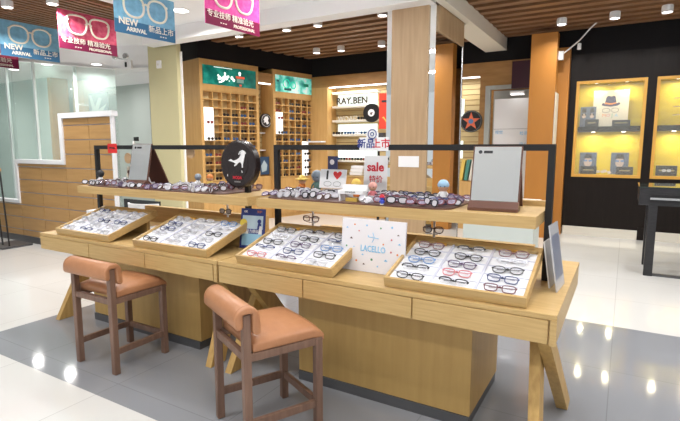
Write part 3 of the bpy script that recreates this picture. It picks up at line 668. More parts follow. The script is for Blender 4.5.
# acrylic glasses stands
def rack(loc, label, n, cols):
    t = thing('eyeglass_rack', label, 'display rack', loc, R(5)); B(-.05, .05, -.04, .04, 0, .01).build('base', acryl, t); B(-.006, .006, -.006, .006, .01, .28).build('pole', paper, t)
    for k in range(n):
        B(-.03, .03, -.02, .0, .09+.085*k-.02, .09+.085*k-.015).build('arm', paper, t)
        Mx = Matrix.Translation(loc) @ Matrix.Rotation(R(5), 4, 'Z') @ Matrix.Translation((0, -.03, .09+.085*k+.012))
        put_single(cols[k], Mx, 'eyeglasses', ['lower', 'middle', 'upper'][k]+' eyeglasses on '+label.replace('small ', 'the small '), 'eyeglasses', None)
rack((-1.05, 3.0, .782), 'small acrylic rack under the right shelf beside the white board', 3, [kinds[0], single('tb', gbrown, lclear, True), single('tb2', gbrown, lclear, True)])
rack((-2.0, 3.0, .782), 'small acrylic rack under the right shelf near its left post', 3, [single('tb3', gbrown, lclear, True), single('tb4', gtort, lclear, True), single('tb5', gblack, lclear, True)])
rack((-2.86, 3.0, .782), 'small white rack under the left shelf behind the second tray', 3, [kinds[2], kinds[0], kinds[2]])

# ================================================================ OAK COLUMN WITH MIRRORS
col = thing('mirrored_column', 'square oak and mirror column behind the right table', 'column', (-2.73, 5.835, 0))
B(.004, .64, .004, 1.13, 0, 3.2).build('core', dark, col)
B(0, .64, -.002, .004, 0, 3.2).build('mirror_panel', mirror, col)
B(.075, .565, -.03, -.003, 0, 3.2).build('oak_panel', colw, col, bevel=.002)
B(.64, .646, 0, 1.13, 0, 3.2).build('mirror_panel', mirror, col)
B(.647, .665, .06, 1.10, 2.90, HC).build('oak_panel', colw, col)
B(.646, .654, 1.11, 1.135, 0, 2.9).build('edge_strip', steel, col)
pp = tag(B(0, .28, 0, .004, 0, .14).build('paper_notice', paper, loc=(-2.535, 5.80, 1.245)), 'small white notice taped on the oak column', 'notice')
# orange columns
oc = tag(B(-1.44, -1.05, 8.55, 8.75, 0, 3.30).build('orange_column', orange), 'wide orange laminate column left of the black display wall', 'column')
oc = tag(B(-1.14, -.90, 9.02, 9.145, 0, 3.13).build('orange_column', orange), 'narrow orange laminate column touching the black display wall', 'column')
sp = thing('cream_panel', 'tall cream panel fixed on the side of the orange column', 'panel', (-1.045, 8.56, .95)); B(0, .012, 0, .36, 0, 1.42).build('board', cream, sp)
# cable light
cb = thing('cable_spotlight', 'white cable with a small clip light above the orange columns', 'spotlight', (-1.01, 8.7, 2.98))
MB().tube([(0, .1, 0), (.1, .12, .08), (.25, .1, .2), (.4, .05, .36), (.5, 0, .44)], .012, 6).build('cable', white, cb)
MB().lathe([(.0001, 0), (.03, .01), (.028, .1), (.0001, .11)], 12, c=(.25, .1, .05)).build('lamp_head', white, cb); B(-.06, .03, .05, .15, -.08, .05).build('bracket', white, cb)

# ================================================================ DOOR AREA
dr = MB().box(-2.29, -2.2, YB-.03, YB+.05, 0, 2.53).box(-2.29, -1.5, YB-.03, YB+.05, 2.53, 2.6)
struct('door_1', dr, mat('grey_door_frame', (.40, .41, .38), .5))
struct('wall_back_alcove', B(-2.2, -1.4, YB+.24, YB+.3, 0, 2.53), mat('alcove_grey', (.48, .48, .45), .6))
wp = thing('white_poster_board', 'tall white board with blue captions inside the grey doorway', 'poster', (-2.13, YB+.02, .6)); B(0, .62, 0, .03, 0, 1.76).build('board', white, wp)
B(0, .62, -.001, 0, 1.22, 1.225).build('joint_line', kick, wp); text('视觉', .07, bluet, wp, .10, 1.16, -.002); text('检测', .07, bluet, wp, .53, 1.14, -.002); text('中心', .07, bluet, wp, .53, .95, -.002); B(.24, .34, -.002, 0, .78, .95).build('beige_square', mat('taupe', (.45, .4, .3), .6), wp)
wl = thing('wall_lamp', 'small white lamp under the maroon sign beside the orange column', 'lamp', (-1.72, YB-.13, 2.42)); B(-.12, .12, 0, .1, 0, .05).build('body', white, wl); B(-.10, .11, -.02, .08, -.012, 0).build('lens', tube, wl)
ms = thing('maroon_sign', 'dark maroon sign box left of the wide orange column', 'sign', (-1.76, YB-.12, 2.52)); B(-.06, .26, 0, .1, 0, .46).build('box', mat('maroon', (.05, .008, .02), .4), ms)

# ================================================================ LEFT WALL CABINETS
def wcab(u0, u1, ncol, label, side, lit_top, lit_low, sgn):
    W = u1-u0; t = thing('cubby_cabinet', label, 'cabinet', LM @ Vector((u0, 0, 0)), LA, 'tall oak cubby cabinets')
    D = .58
    B(0, .06, 0, D, 0, 3.08).build('side_panel', cabw, t); B(W-.06, W, 0, D, 0, 3.08).build('side_panel', cabw, t)
    B(.06, W-.06, D-.02, D, .87, 3.08).build('back_panel', cabw, t)
    B(.06, W-.06, 0, D-.02, 3.0, 3.08).build('top_panel', cabw, t)
    B(.06, W-.06, 0, .03, 2.52, 2.62).build('fascia', cabw, t)
    B(.06, W-.06, .03, D-.02, 0, .87).build('base_cabinet', cabw, t)
    n2 = 2
    for k in range(n2):
        a = .06+(W-.12)*k/n2; B(a+.003, a+(W-.12)/n2-.003, .01, .03, .08, .85).build('door', cabw, t)
    rows = 11; z0 = .87; z1 = 2.52; ph = (z1-z0)/rows; cw = (W-.12)/ncol
    g = MB(); th = .009
    for r in range(rows+1): g.box(.06, W-.06, .0, .12, z0+ph*r-th, z0+ph*r+th)
    for c in range(1, ncol): g.box(.06+cw*c-th, .06+cw*c+th, .001, .12, z0, z1)
    g.build('cubby_grid', cabw, t)
    B(.06, W-.06, .12, .14, z0, z1).build('cubby_back', boardw, t)
    lits = []
    for (c, r0, r1) in (lit_top, lit_low):
        B(.06+cw*c, .06+cw*(c+1), -.008, .0, z0+ph*r0, z0+ph*r1).build('lit_panel', litw, t); lits.append((c, r0, r1))
    # light box
    lbx = B(.07, W-.07, -.004, .03, 2.64, 2.98).build('light_box', sgn, t)
    B(.06, W-.06, -.006, .03, 2.62, 2.64).build('light_box_frame', cabw, t); B(.06, W-.06, -.006, .03, 2.98, 3.0).build('light_box_frame', cabw, t)
    sgk = [single('c1', gblack, ldark, False, p=2.3, h=.05, thick=.004), single('c2', gnavy, lblue, False, p=2.3, h=.05, thick=.004), single('c3', gtort, lred, False, p=2.6, h=.046), single('c4', gbrown, ldark, False, p=3, h=.046)]
    T = t.matrix_world if False else (LM @ Matrix.Translation((u0, 0, 0)))
    rn = ['bottom', 'second lowest', 'third lowest', 'fourth lowest', 'fifth lowest', 'middle', 'fifth highest', 'fourth highest', 'third highest', 'second highest', 'top']
    cn = ['first', 'second', 'third', 'fourth', 'fifth', 'sixth']
    for r in range(rows):
        for c in range(ncol):
            if any(c == q[0] and q[1] <= r < q[2] for q in lits): continue
            if side == 'left' and (r == 10 or (r == 9 and c < 4) or (c < 2 and r == 8) or (c == 1 and r >= 6)): continue
            if side == 'right' and ((r == 10 and c == 1) or (c == 1 and r >= 7) or (c == 2 and r == 7 )): continue
            me = random.choice([sgk[0], sgk[0], sgk[1], sgk[3], sgk[2]])
            Mx = T @ Matrix.Translation((.06+cw*(c+.5), .03, z0+ph*r+th+.027))
            put_single(me, Mx, 'sunglasses', f'sunglasses in the {rn[r]} row, {cn[c]} column, of the {side} cubby cabinet', 'sunglasses', f'sunglasses in the {side} cubby cabinet')
    # glasses in front of the lit panels
    for q, (c, r0, r1) in enumerate(lits):
        for r in (range(r0, r1, 2) if q == 0 else range(r0, r1)):
            sh = B(.06+cw*c+.005, .06+cw*(c+1)-.005, -.06, -.008, z0+ph*r+.0, z0+ph*r+.006).build('lit_shelf', acryl, t)
            me = sgk[2] if q == 0 and r > r0 else sgk[0]
            Mx = T @ Matrix.Translation((.06+cw*(c+.5), -.045, z0+ph*r+.034)) @ Matrix.Diagonal((1, .25, 1, 1))
            put_single(me, Mx, 'sunglasses', f'sunglasses before the {["upper", "lower"][q]} lit panel, {cn[r-r0]} ledge step, of the {side} cubby cabinet', 'sunglasses', f'sunglasses on the lit panels of the {side} cubby cabinet')
    return t, lbx, W
def greenbox(name, seed):
    m = mat(name, (0, .2, .14), .4, emit=.65); nt = m.node_tree; b = nt.nodes['Principled BSDF']
    tc = nt.nodes.new('ShaderNodeTexCoord'); n = nt.nodes.new('ShaderNodeTexNoise'); n.inputs['Scale'].default_value = 4; n.inputs['Detail'].default_value = 5
    mp = nt.nodes.new('ShaderNodeMapping'); mp.inputs['Location'].default_value = (seed, 0, 0); nt.links.new(tc.outputs['Object'], mp.inputs[0]); nt.links.new(mp.outputs[0], n.inputs['Vector'])
    r = nt.nodes.new('ShaderNodeValToRGB'); e = r.color_ramp.elements
    if seed == 0:
        e[0].position = .3; e[0].color = (0.0, .05, .04, 1); e[1].position = .62; e[1].color = (.02, .26, .2, 1); q = e.new(.5); q.color = (.0, .14, .11, 1)
    else:
        e[0].position = .35; e[0].color = (.02, .22, .2, 1); e[1].position = .62; e[1].color = (.75, .9, .88, 1); q = e.new(.48); q.color = (.15, .6, .5, 1)
    nt.links.new(n.outputs['Fac'], r.inputs[0]); nt.links.new(r.outputs[0], b.inputs['Emission Color']); nt.links.new(r.outputs[0], b.inputs['Base Color']); return m
t1, lx1, W1 = wcab(-.12, 1.20, 6, 'tall oak cubby cabinet with a dark green light box', 'left', (0, 5, 9), (0, 6, 6), greenbox('green_backlight', 0))
t2, lx2, W2 = wcab(1.57, 2.79, 6, 'tall oak cubby cabinet with a pale green light box in the corner', 'right', (0, 6, 9), (4, 0, 5), greenbox('mint_backlight', 5))
lit_art = mat('art_white', (.9, .95, .9), .5, emit=1.2, ecol=(.85, 1, .95)); lit_red = mat('art_red', (.8, .1, .05), .5, emit=.8)
ar = MB(); rnd = random.Random(11)
for k in range(26):
    x = .50+rnd.gauss(0, .07); z_ = 2.76+rnd.gauss(0, .05); r = rnd.uniform(.012, .035); ar.prism(disc(r, 7, x, max(2.67, min(2.94, z_))), -.006, -.0045)
ar.box(.30, .70, -.006, -.0045, 2.955, 2.965).build('splash_print', lit_art, lx1); MB().prism(disc(.03, 8, .87, 2.90), -.007, -.0045).box(.85, .89, -.007, -.0045, 2.85, 2.9).build('bottle_print', lit_art, lx1)
B(.78, .98, -.006, -.0045, 2.80, 2.84).build('red_caption', lit_red, lx1); B(.80, .96, -.006, -.0045, 2.72, 2.79).build('grey_caption', mat('art_grey', (.2, .35, .3), .5, emit=.5), lx1)
B(.86, .91, -.006, -.0045, 2.66, 2.69).build('small_caption', lit_red, lx1)
ar = MB(); 
for cx_, cz_, r in ((.36, 2.82, .09), (.55, 2.80, .07)): ar.tube([(p[0], -.006, p[1]) for p in disc(r, 18, cx_, cz_)], .012, 5, closed=True)
ar.build('spectacles_print', mat('art_green', (0, .5, .35), .5, emit=.7), lx2); B(.85, 1.0, -.006, -.0045, 2.80, 2.86).build('caption', mat('art_dkgreen', (0, .2, .12), .5, emit=.4), lx2); MB().box(.10, .16, -.006, -.0045, 2.84, 2.88).box(.3, .5, -.006, -.0045, 2.68, 2.73).build('dark_print', mat('art_dark', (.02, .1, .09), .5, emit=.2), lx2)
# gap: mirror strip, round sign, photo card, little shelves
g = thing('wall_mirror_strip', 'narrow tall mirror strip in the gap between the cubby cabinets', 'mirror', LM @ Vector((1.23, .30, .95)), LA); B(0, .07, 0, .02, 0, 1.45).build('glass', mat('pale_glass', (.55, .72, .68), .1), g)
g = thing('round_sign', 'round black sign with a white figure between the cubby cabinets', 'sign', LM @ Vector((1.46, .10, 2.04)), LA); MB().prism(disc(.145, 28), 0, .05).build('disc', black, g)
MB().prism([(-.07, .02), (-.03, .08), (.03, .09), (.06, .04), (.04, 0), (.07, -.05), (.02, -.08), (-.02, -.03), (-.07, -.05), (-.05, -.01)], -.004, 0).build('emblem', paper, g); MB().tube(rring(.24, .24, 2, 24, 0, 0, -.002), .004, 5, closed=True).build('ring', paper, g)
g = thing('photo_card', 'dark blue photo card low in the gap between the cubby cabinets', 'photo', LM @ Vector((1.26, .12, .93)), LA, group=None); B(0, .27, 0, .01, 0, .37).build('print', mat('photo_navy', (.03, .07, .14), .3), g); MB().prism([(.08, .05), (.2, .08), (.22, .2), (.14, .3), (.06, .18)], -.001, 0).build('face_print', mat('photo_pale', (.4, .5, .55), .4), g)
for z_, l in ((1.78, 'upper'), (1.42, 'lower')):
    g = thing('ledge', l+' small white ledge in the gap between the cubby cabinets', 'ledge', LM @ Vector((1.33, .25, z_)), LA); B(0, .22, 0, .15, 0, .025).build('board', paper, g)
# base board of gap
struct('trim_gap_base', lw(MB()).box(1.2, 1.57, .1, .40, 0, .9), cabw)
# white ledge at corner pilaster
g = thing('ledge', 'white ledge on the oak pilaster in the corner', 'ledge', (-6.35, YB-.20, 1.60)); B(-.35, .62, 0, .17, 0, .03).build('board', paper, g)

# ================================================================ RECESSED SHELVES
sh = []
for k, z_ in enumerate((2.64, 2.345, 2.04, 1.735, 1.17)):
    t = thing('wall_shelf', ['topmost', 'second', 'third', 'fourth', 'lowest'][k]+' cream shelf on the board wall left of the oak column', 'shelf', (-5.78, YB+.14, z_), group='cream shelves on the board wall')
    B(.12, 1.2, 0, .22, 0, .045).build('board', cream, t, bevel=.003)
lp = [(2.38, 2.70), (1.78, 2.0), (1.24, 1.5)]
for k, (a, b) in enumerate(lp):
    t = thing('lit_panel', ['upper', 'middle', 'lower'][k]+' glowing panel on the board wall left of the oak column', 'lit panel', (-5.62, YB+.325, a), group='glowing panels on the board wall'); B(0, .97, 0, .03, 0, b-a).build('panel', litp, t)
    if k == 0:
        B(.322, .342, -.021, -.009, .062, .088).build('dot', bpy.data.materials.get('brown_letters') or blackt, t); text('RAY.BEN', .20, mat('brown_letters', (.10, .07, .05), .5), t, .36, .12, -.015, ext=.006, bold=.004)
t = text('WOAEY', .15, cream, None, -5.28, 2.11, YB+.20, name='shelf_lettering', ext=.01); tag(t, 'pale raised letters standing on the third cream shelf', 'letters')
sg = [single('c1', gblack, ldark, False, p=2.3, h=.05, thick=.004), single('c2', gnavy, lblue, False, p=2.3, h=.05, thick=.004), single('c3', gtort, lred, False)]
pq = [single('c5', gpink, llil, False)]
for j, (x, me) in enumerate([(-4.98, sg[0]), (-4.85, sg[0]), (-4.73, pq[0]), (-4.64, pq[0])] ):
    put_single(me, Matrix.Translation((x, YB+.17, 2.116)), 'sunglasses', ['first', 'second', 'third', 'fourth'][j]+' sunglasses from the left beside the pale letters', 'sunglasses', 'sunglasses beside the pale letters')
for j in range(8):
    me = [sg[0], sg[0], sg[1], sg[1], kinds[2], sg[1], sg[1], sg[0]][j]
    put_single(me, Matrix.Translation((-5.60+.135*j+(.02 if j > 1 else 0), YB+.17, 1.735+.072)), 'sunglasses', ['first', 'second', 'third', 'fourth', 'fifth', 'sixth', 'seventh', 'eighth'][j]+' sunglasses from the left on the fourth cream shelf', 'sunglasses', 'sunglasses on the fourth cream shelf')
for j in range(7):
    me = [sg[1], sg[0], sg[2], sg[0], sg[0], sg[2], sg[0]][j]
    put_single(me, Matrix.Translation((-5.55+.14*j, YB+.17, 1.17+.072)), 'sunglasses', ['first', 'second', 'third', 'fourth', 'fifth', 'sixth', 'seventh'][j]+' sunglasses from the left on the lowest cream shelf', 'sunglasses', 'sunglasses on the lowest cream shelf')
# base cabinet below shelves
t = thing('base_cabinet', 'low oak cabinet under the cream shelves', 'cabinet', (-5.69, YB-.02, 0)); B(0, 3.3, 0, .37, 0, .86).build('body', cabw, t)
for k in range(4): B(.02+.82*k, .82*(k+1), -.015, 0, .08, .84).build('door', cabw, t)
B(-.0, 3.3, -.03, .37, .86, .885).build('top', oak, t)
g = thing('photo_card', 'dark photo card standing on the corner cabinet behind the heart card', 'photo', (-5.68, YB+.0, .90)); B(-.04, .24, 0, .01, 0, .40).build('print', mat('photo_navy2', (.03, .04, .1), .3), g); MB().ball((.1, -.005, .27), .06, 10, sc=(1, .1, 1)).build('face_print', mat('photo_pale2', (.5, .5, .55), .4), g)
for k in range(3):
    g = tag(B(-5.15+.02*k, -4.85+.02*k, YB+.02, YB+.2, .90+.07*k, .96+.07*k).build('white_box', paper), ['bottom', 'middle', 'top'][k]+' white box of the stack on the low oak cabinet', 'box', 'white boxes stacked on the low oak cabinet')
# ring sign + red poster + dark photo
g = thing('round_sign', 'round black ring sign with white centre left of the oak column', 'sign', (-4.60, YB-.05, 2.20)); MB().prism(disc(.19, 30), 0, .05).build('disc', black, g); MB().prism(disc(.075, 20), -.005, 0).build('centre', paper, g); MB().prism([(-.03, 0), (.04, .02), (.0, -.05)], -.008, -.005).build('mark', blackt, g)
g = thing('red_banner', 'tall red banner left of the oak column', 'banner', (-4.22, YB-.25, 1.86), R(8)); B(-.10, .10, 0, .02, 0, .70).build('cloth', mat('vivid_red', (.78, .06, .03), .5), g); B(-.05, .06, -.002, 0, .52, .56).build('print', blackt, g); MB().prism([(-.04, .22), (0, .2), (.05, .13), (.06, .16), (.0, .24)], -.002, 0).build('yellow_mark', yellow, g)
g = thing('dark_display_box', 'dark box under the red banner left of the oak column', 'box', (-4.36, YB-.28, 1.56)); B(-.13, .15, 0, .2, 0, .22).build('box', mat('dark_grey', (.06, .06, .07), .4), g); MB().box(-.02, .02, .08, .12, -1.56, 0).build('pole', black, g)
# right part of recess: star sign, lit panels
for k, (z0_, z1_) in enumerate(((2.05, 2.42), (1.28, 1.62))):
    g = thing('lit_panel', ['upper', 'lower'][k]+' narrow glowing panel right of the oak column', 'lit panel', (-3.02, YB+.325, z0_)); B(0, .24, 0, .03, 0, z1_-z0_).build('panel', litp, g)
g = thing('star_sign', 'round black sign with an orange star and blue centre right of the oak column', 'sign', (-2.52, YB-.08, 1.97)); MB().prism(disc(.20, 32), 0, .05).build('disc', black, g)
MB().prism(star(.17, .068, 0, 0), -.006, 0).build('star', mat('coral_star', (.75, .16, .07), .5), g); MB().prism(disc(.045, 16), -.012, -.006).build('centre', mat('denim', (.1, .2, .4), .5), g); MB().tube(rring(.37, .37, 2, 28, 0, 0, -.001), .004, 5, closed=True).build('ring', mat('grey_ring', (.25, .25, .25), .4), g)
# leaning books behind right shelf (on low cabinet)
for k, (dx, m_, l) in enumerate(((0, yellow, 'yellow'), (.09, mat('teal_book', (.08, .25, .2), .5), 'dark teal'), (.18, cream, 'cream'))):
    g = tag(MB().box(-.03, .03, 0, .25, 0, .38).build('catalogue', m_, loc=(-2.62+dx, YB-.02-.28, .0+.89), rot=(0, R(8), 0)), l+' catalogue standing right of the oak column', 'catalogue', 'catalogues right of the oak column')
t = thing('side_cabinet', 'low oak cabinet right of the oak column carrying catalogues', 'cabinet', (-2.75, YB-.36, 0)); B(0, .5, 0, .28, 0, .88).build('body', cabw, t); B(.01, .49, -.015, 0, .08, .86).build('door', cabw, t)

# ================================================================ DISPLAY NICHES
def niche(x0, x1, label):
    t = thing('display_niche', label, 'display case', (x0, YB, NZ[0]), group='gold framed display niches')
    W = x1-x0; H = NZ[1]-NZ[0]; D = .42
    B(0, W, D-.02, D, 0, H).build('back_panel', olive, t)
    MB().box(0, .01, .02, D-.02, 0, H).box(W-.01, W, .02, D-.02, 0, H).build('side_panel', olive, t)
    B(.01, W-.01, .02, D-.02, 0, .012).build('floor_panel', mat('niche_floor', (.7, .55, .2), .4), t); B(.01, W-.01, .02, D-.02, H-.012, H).build('ceiling_panel', olive, t)
    f = .045
    MB().prism([(0, 0), (W, 0), (W, H), (0, H)], 0, .001) 
    B(-.0, f, -.03, .02, f, H-f).build('frame_rail', gold, t); B(W-f, W, -.03, .02, f, H-f).build('frame_rail', gold, t)
    B(0, W, -.03, .02, 0, f).build('frame_rail', gold, t); B(0, W, -.03, .02, H-f, H).build('frame_rail', gold, t)
    B(f, W-f, 0, .004, f, H-f).build('glass', glass, t)
    zs = .755
    B(.05, W-.05, .10, D-.03, zs, zs+.085).build('shelf', dark, t)
    for k, (fx, zz) in enumerate(((.28, H-.014), (.72, H-.014), (.28, zs), (.72, zs))):
        MB().lathe([(.0001, 0), (.03, 0), (.027, -.012), (.0001, -.014)], 18, c=(W*fx, .20, zz)).build('lamp', niche_l, t)
        area('niche_light', (x0+W*fx, YB+.22, NZ[0]+zz-.03), .07, 4.5, (1, .9, .6))
    return t
niche(*N1, 'gold framed display niche with the hat poster in the black wall')
niche(*N2, 'gold framed display niche at the right edge in the black wall')
def place(name, label, cat, x, z_, y, w, h, m, th=.01, lean=0):
    t = thing(name, label, cat, (x, YB+y, NZ[0]+z_), rot=(R(-lean), 0, 0)); B(0, w, 0, th, 0, h).build('board', m, t); return t
zt = .84
h_ = place('hat_poster', 'cream poster with a printed hat and spectacles on the niche shelf', 'poster', -.54, zt, .28, .52, .60, mat('poster_cream', (.68, .64, .54), .5))
ht = MB().prism([(.12, .36), (.16, .345), (.26, .33), (.36, .345), (.40, .37), (.38, .40), (.34, .385), (.335, .43), (.32, .50), (.29, .51), (.26, .49), (.22, .515), (.19, .49), (.175, .42), (.17, .385), (.14, .40)], -.002, 0).build('hat_print', mat('hat_ink', (.05, .05, .12), .5), h_)
MB().prism([(.172, .38), (.26, .362), (.338, .38), (.338, .40), (.26, .385), (.174, .402)], -.003, -.002).build('hat_band', torange, h_)
for s_ in (-1, 1): MB().tube(rring(.11, .07, 2.2, 16, .26+s_*.065, .27, -.001), .003, 4, closed=True).build('spectacles_print', blackt, h_)
for k, (ch, mm) in enumerate(zip('MOJA', (torange, gpink, mat('leaf_ink', (.1, .4, .3), .5), bluet))): text(ch, .075, mm, h_, .17+.06*k, .185, -.001)
def portrait(name, label, x, z_, y, w, h, n=1):
    t = place(name, label, 'photo', x, z_, y, w, h, mat('portrait_bg', (.10, .13, .2), .4), lean=6)
    for k in range(n):
        cx_ = w*(k+.5)/n; r = .26*w/n if n > 1 else .24*w
        MB().prism([(p[0], p[2]) for p in rring(r*2, r*2.6, 2, 18, cx_, h*.55)], -.0015, 0).build('face_print', mat('portrait_skin', (.55, .42, .36), .5), t)
        MB().box(cx_-r, cx_-.01, -.003, -.0015, h*.57, h*.65).box(cx_+.01, cx_+r, -.003, -.0015, h*.57, h*.65).build('spectacles_print', gblack if n > 1 else gblue, t)
        MB().prism([(cx_-r*1.1, h*.72), (cx_+r*1.1, h*.72), (cx_+r*.7, h*.93), (cx_-r*.7, h*.93)], -.003, -.0015).build('hair_print', blackt, t)
    return t
portrait('portrait_photo', 'photo of two people in dark glasses beside the hat poster', -.73, zt, .22, .24, .34, 2)
portrait('portrait_photo', 'left portrait photo of a face in round glasses on the niche floor', -.69, .05, .14, .26, .36)
portrait('portrait_photo', 'right portrait photo of a face in blue glasses on the niche floor', -.22, .05, .14, .26, .36)
def dbox(x, z_, y, w, h, label):
    t = thing('black_case', label, 'case', (x, YB+y, NZ[0]+z_), group=None); B(0, w, 0, .12, 0, h).build('body', ashb, t, bevel=.004); B(.04, w-.04, -.002, 0, h*.45, h*.6).build('label_print', mat('dull_gold', (.3, .25, .12), .4), t); return t
dbox(-.64, zt, .12, .20, .12, 'black eyewear case before the photo of two people')
dbox(-.24, zt, .13, .26, .10, 'black eyewear case at the right of the niche shelf')
dbox(-.66, .047, .06, .24, .13, 'black eyewear case before the left portrait photo')
dbox(-.13, .047, .06, .24, .13, 'black eyewear case before the right portrait photo')
dbox(.42, .047, .06, .28, .16, 'black eyewear case on the floor of the right-hand niche')
for j, (x, m_) in enumerate(((-.36, kinds[2]), (-.26, kinds[2]))):
    put_single(m_, Matrix.Translation((x, YB+.08, NZ[0]+.09)) @ Matrix.Rotation(.3*j, 4, 'Y'), 'eyeglasses', ['left', 'right'][j]+' silver eyeglasses between the black cases on the niche floor', 'eyeglasses', None)
put_single(kinds[2], Matrix.Translation((.56, YB+.045, NZ[0]+.13)), 'eyeglasses', 'silver eyeglasses before the black case in the right-hand niche', 'eyeglasses', None)
t = thing('scale_stand', 'small metal tree of spectacles in the right-hand niche', 'display stand', (.72, YB+.2, NZ[0]+zt)); MB().tube([(0, 0, 0), (0, 0, .5)], .008, 8).lathe([(.0001, 0), (.08, 0), (.08, .012), (.0001, .012)], 16).build('pole', gold, t)
for k in range(3): MB().tube([(-.14, -.02, .16+.13*k), (.14, -.02, .16+.13*k)], .007, 6).build('arm', steel, t)

# ================================================================ BLACK DESK
dk = thing('display_desk', 'black ash display desk with glass top at the right edge', 'desk', (.16, 6.6, 0))
B(0, 1.9, 0, .75, .83, 1.03).build('body', ashb, dk, bevel=.003); B(-.01, 1.91, -.01, .76, 1.03, 1.045).build('glass_top', mat('dark_glass', (.02, .03, .025), .02, spec=1.0), dk)
B(.11, .9, -.004, .0, .87, .96).build('drawer', black, dk); B(.11, .75, -.03, -.004, .90, .925).build('handle', steel, dk)
for x in (.10, 1.72): B(x, x+.09, 0, .09, 0, .83).build('leg', ashb, dk)
for x in (.10, 1.72): B(x, x+.09, .62, .71, 0, .83).build('leg', ashb, dk)
B(.19, 1.72, .02, .06, 0, .03).build('floor_strip', kick, dk)  # dark strip along the floor between the legs

# ================================================================ COUNTER + OFFICE
def counter():
    t = thing('reception_counter', 'stepped oak reception counter with white trim', 'counter', (0, 4.0, 0))
    D = .07
    def panel(x0, x1, z0, z1):
        a = MB(); zs = [z for z in [i*.2 for i in range(11)] if z0 < z < z1]; zz = [z0]+zs+[z1]
        xs = [x0]+[x for x in (-7.55, -6.3) if x0 < x < x1]+[x1]
        for xa, xb in zip(xs, xs[1:]):
            for a0, a1 in zip(zz, zz[1:]): a.box(xa+.004, xb-.004, 0, .015, a0+.007, a1-.007)
        return a
    for q in ((-12, -8.2, .1, .62), (-8.2, -6.9, .1, 1.25), (-6.9, -5.82, .1, 1.90)):
        panel(*q).build('plank_panel', cntw, t, bevel=.001); B(q[0], q[1], .012, D, 0.1, q[3]).build('core', mat('joint_grey', (.46, .46, .52), .5), t)
    B(-12, -5.82, .0, D, 0, .1).build('kick_plate', kick, t)
    tr = MB().box(-12, -8.2, -.02, D, .62, .67).box(-8.26, -8.2, -.02, D, .67, 1.25).box(-8.26, -6.9, -.02, D, 1.25, 1.31).box(-6.98, -6.9, -.02, D, 1.31, 1.90).box(-6.98, -5.76, -.02, D, 1.90, 1.97).box(-5.815, -5.775, -.01, .03, 0, 1.90)
    tr.build('white_trim', mat('bright_trim', (.82, .83, .86), .4), t)
    return t
counter()
gg = mat('green_glass', (.60, .76, .71), .03, alpha=.22)
gp = MB()
for a_, b_ in zip(OL, OL[1:-1]): gp.bar((a_[0]-.03, a_[1]+.07, 1.49), (b_[0]-.03, b_[1]+.07, 1.49), .012, 2.98)
struct('window_1', gp, gg)
mu = MB()
for q in ((-9.5, 4.57), (-9.18, 4.86), (-8.98, 5.50)): mu.box(q[0]-.02, q[0]+.02, q[1]-.02, q[1]+.02, 0, 2.99)
struct('trim_glass_joints', mu, mat('pale_edge', (.72, .80, .79), .3))
t = thing('easel_stand', 'black metal sign stand with wooden lip at the left edge', 'stand', (-7.95, 3.62, 0))
B(-.35, .15, -.12, .3, .0, .03).build('base_plate', kick, t)
MB().tube([(-.10, 0, .03), (-.22, .0, 1.28)], .012, 8).build('pole', black, t); MB().tube([(.09, 0, .03), (0, 0, 1.18)], .012, 8).build('pole', black, t)
MB().bar((-.42, -.02, .72), (.02, -.02, 1.14), .035, .03).build('diagonal_rail', black, t); MB().bar((-.6, -.03, 1.11), (.08, -.03, 1.17), .03, .04).build('wooden_lip', cntw, t)
t = thing('potted_plant', 'green leafy plant at the left edge before the counter', 'plant', (-8.72, 3.62, 0)); MB().lathe([(.0001, 0), (.10, 0), (.13, .3), (.12, .3), (.0001, .28)], 16).build('pot', white, t)
lf = MB(); rnd = random.Random(5)
for k in range(26):
    a = rnd.uniform(0, 2*PI); l = rnd.uniform(.15, .34); zt_ = rnd.uniform(.4, 1.0); ca, sa = math.cos(a), math.sin(a)
    p = [Vector((0, 0, .3)), Vector((ca*l*.25, sa*l*.25, zt_*.8)), Vector((ca*l*.5, sa*l*.5, zt_)), Vector((ca*l*.8, sa*l*.8, zt_*.93))]
    lf.tube(p, [.006, .014, .018, .002], 4)
lf.build('foliage', plant, t)
# emergency lamp + detector
el = thing('emergency_lamp', 'white emergency lamp with two heads on the wall left of the beige column', 'emergency light', (-8.05, 6.06, 3.14), R(28)); B(-.22, .0, -.06, 0, -.2, -.04).build('body', white, el); B(-.12, -.08, -.064, -.06, -.17, -.08).build('indicator', black, el)
for dx in (-.28, -.08):
    a = MB(); a.M = Matrix.Translation((dx, -.07, .02)) @ Matrix.Rotation(PI/2, 4, 'X'); a.lathe([(.0001, -.01), (.055, 0), (.06, .03), (.045, .05), (.0001, .05)], 18).build('lamp_head', steel, el); MB().tube([(dx, -.04, .0), (-.11, -.03, -.04)], .012, 6).build('arm', steel, el)
dt = thing('alarm_box', 'small cream alarm box on the beige column', 'alarm', (-7.07, 5.83, 2.91)); B(-.05, .06, 0, .03, -.06, .07).build('body', white, dt, bevel=.006); MB().prism(disc(.02, 12), -.006, 0).build('button', cream, dt)
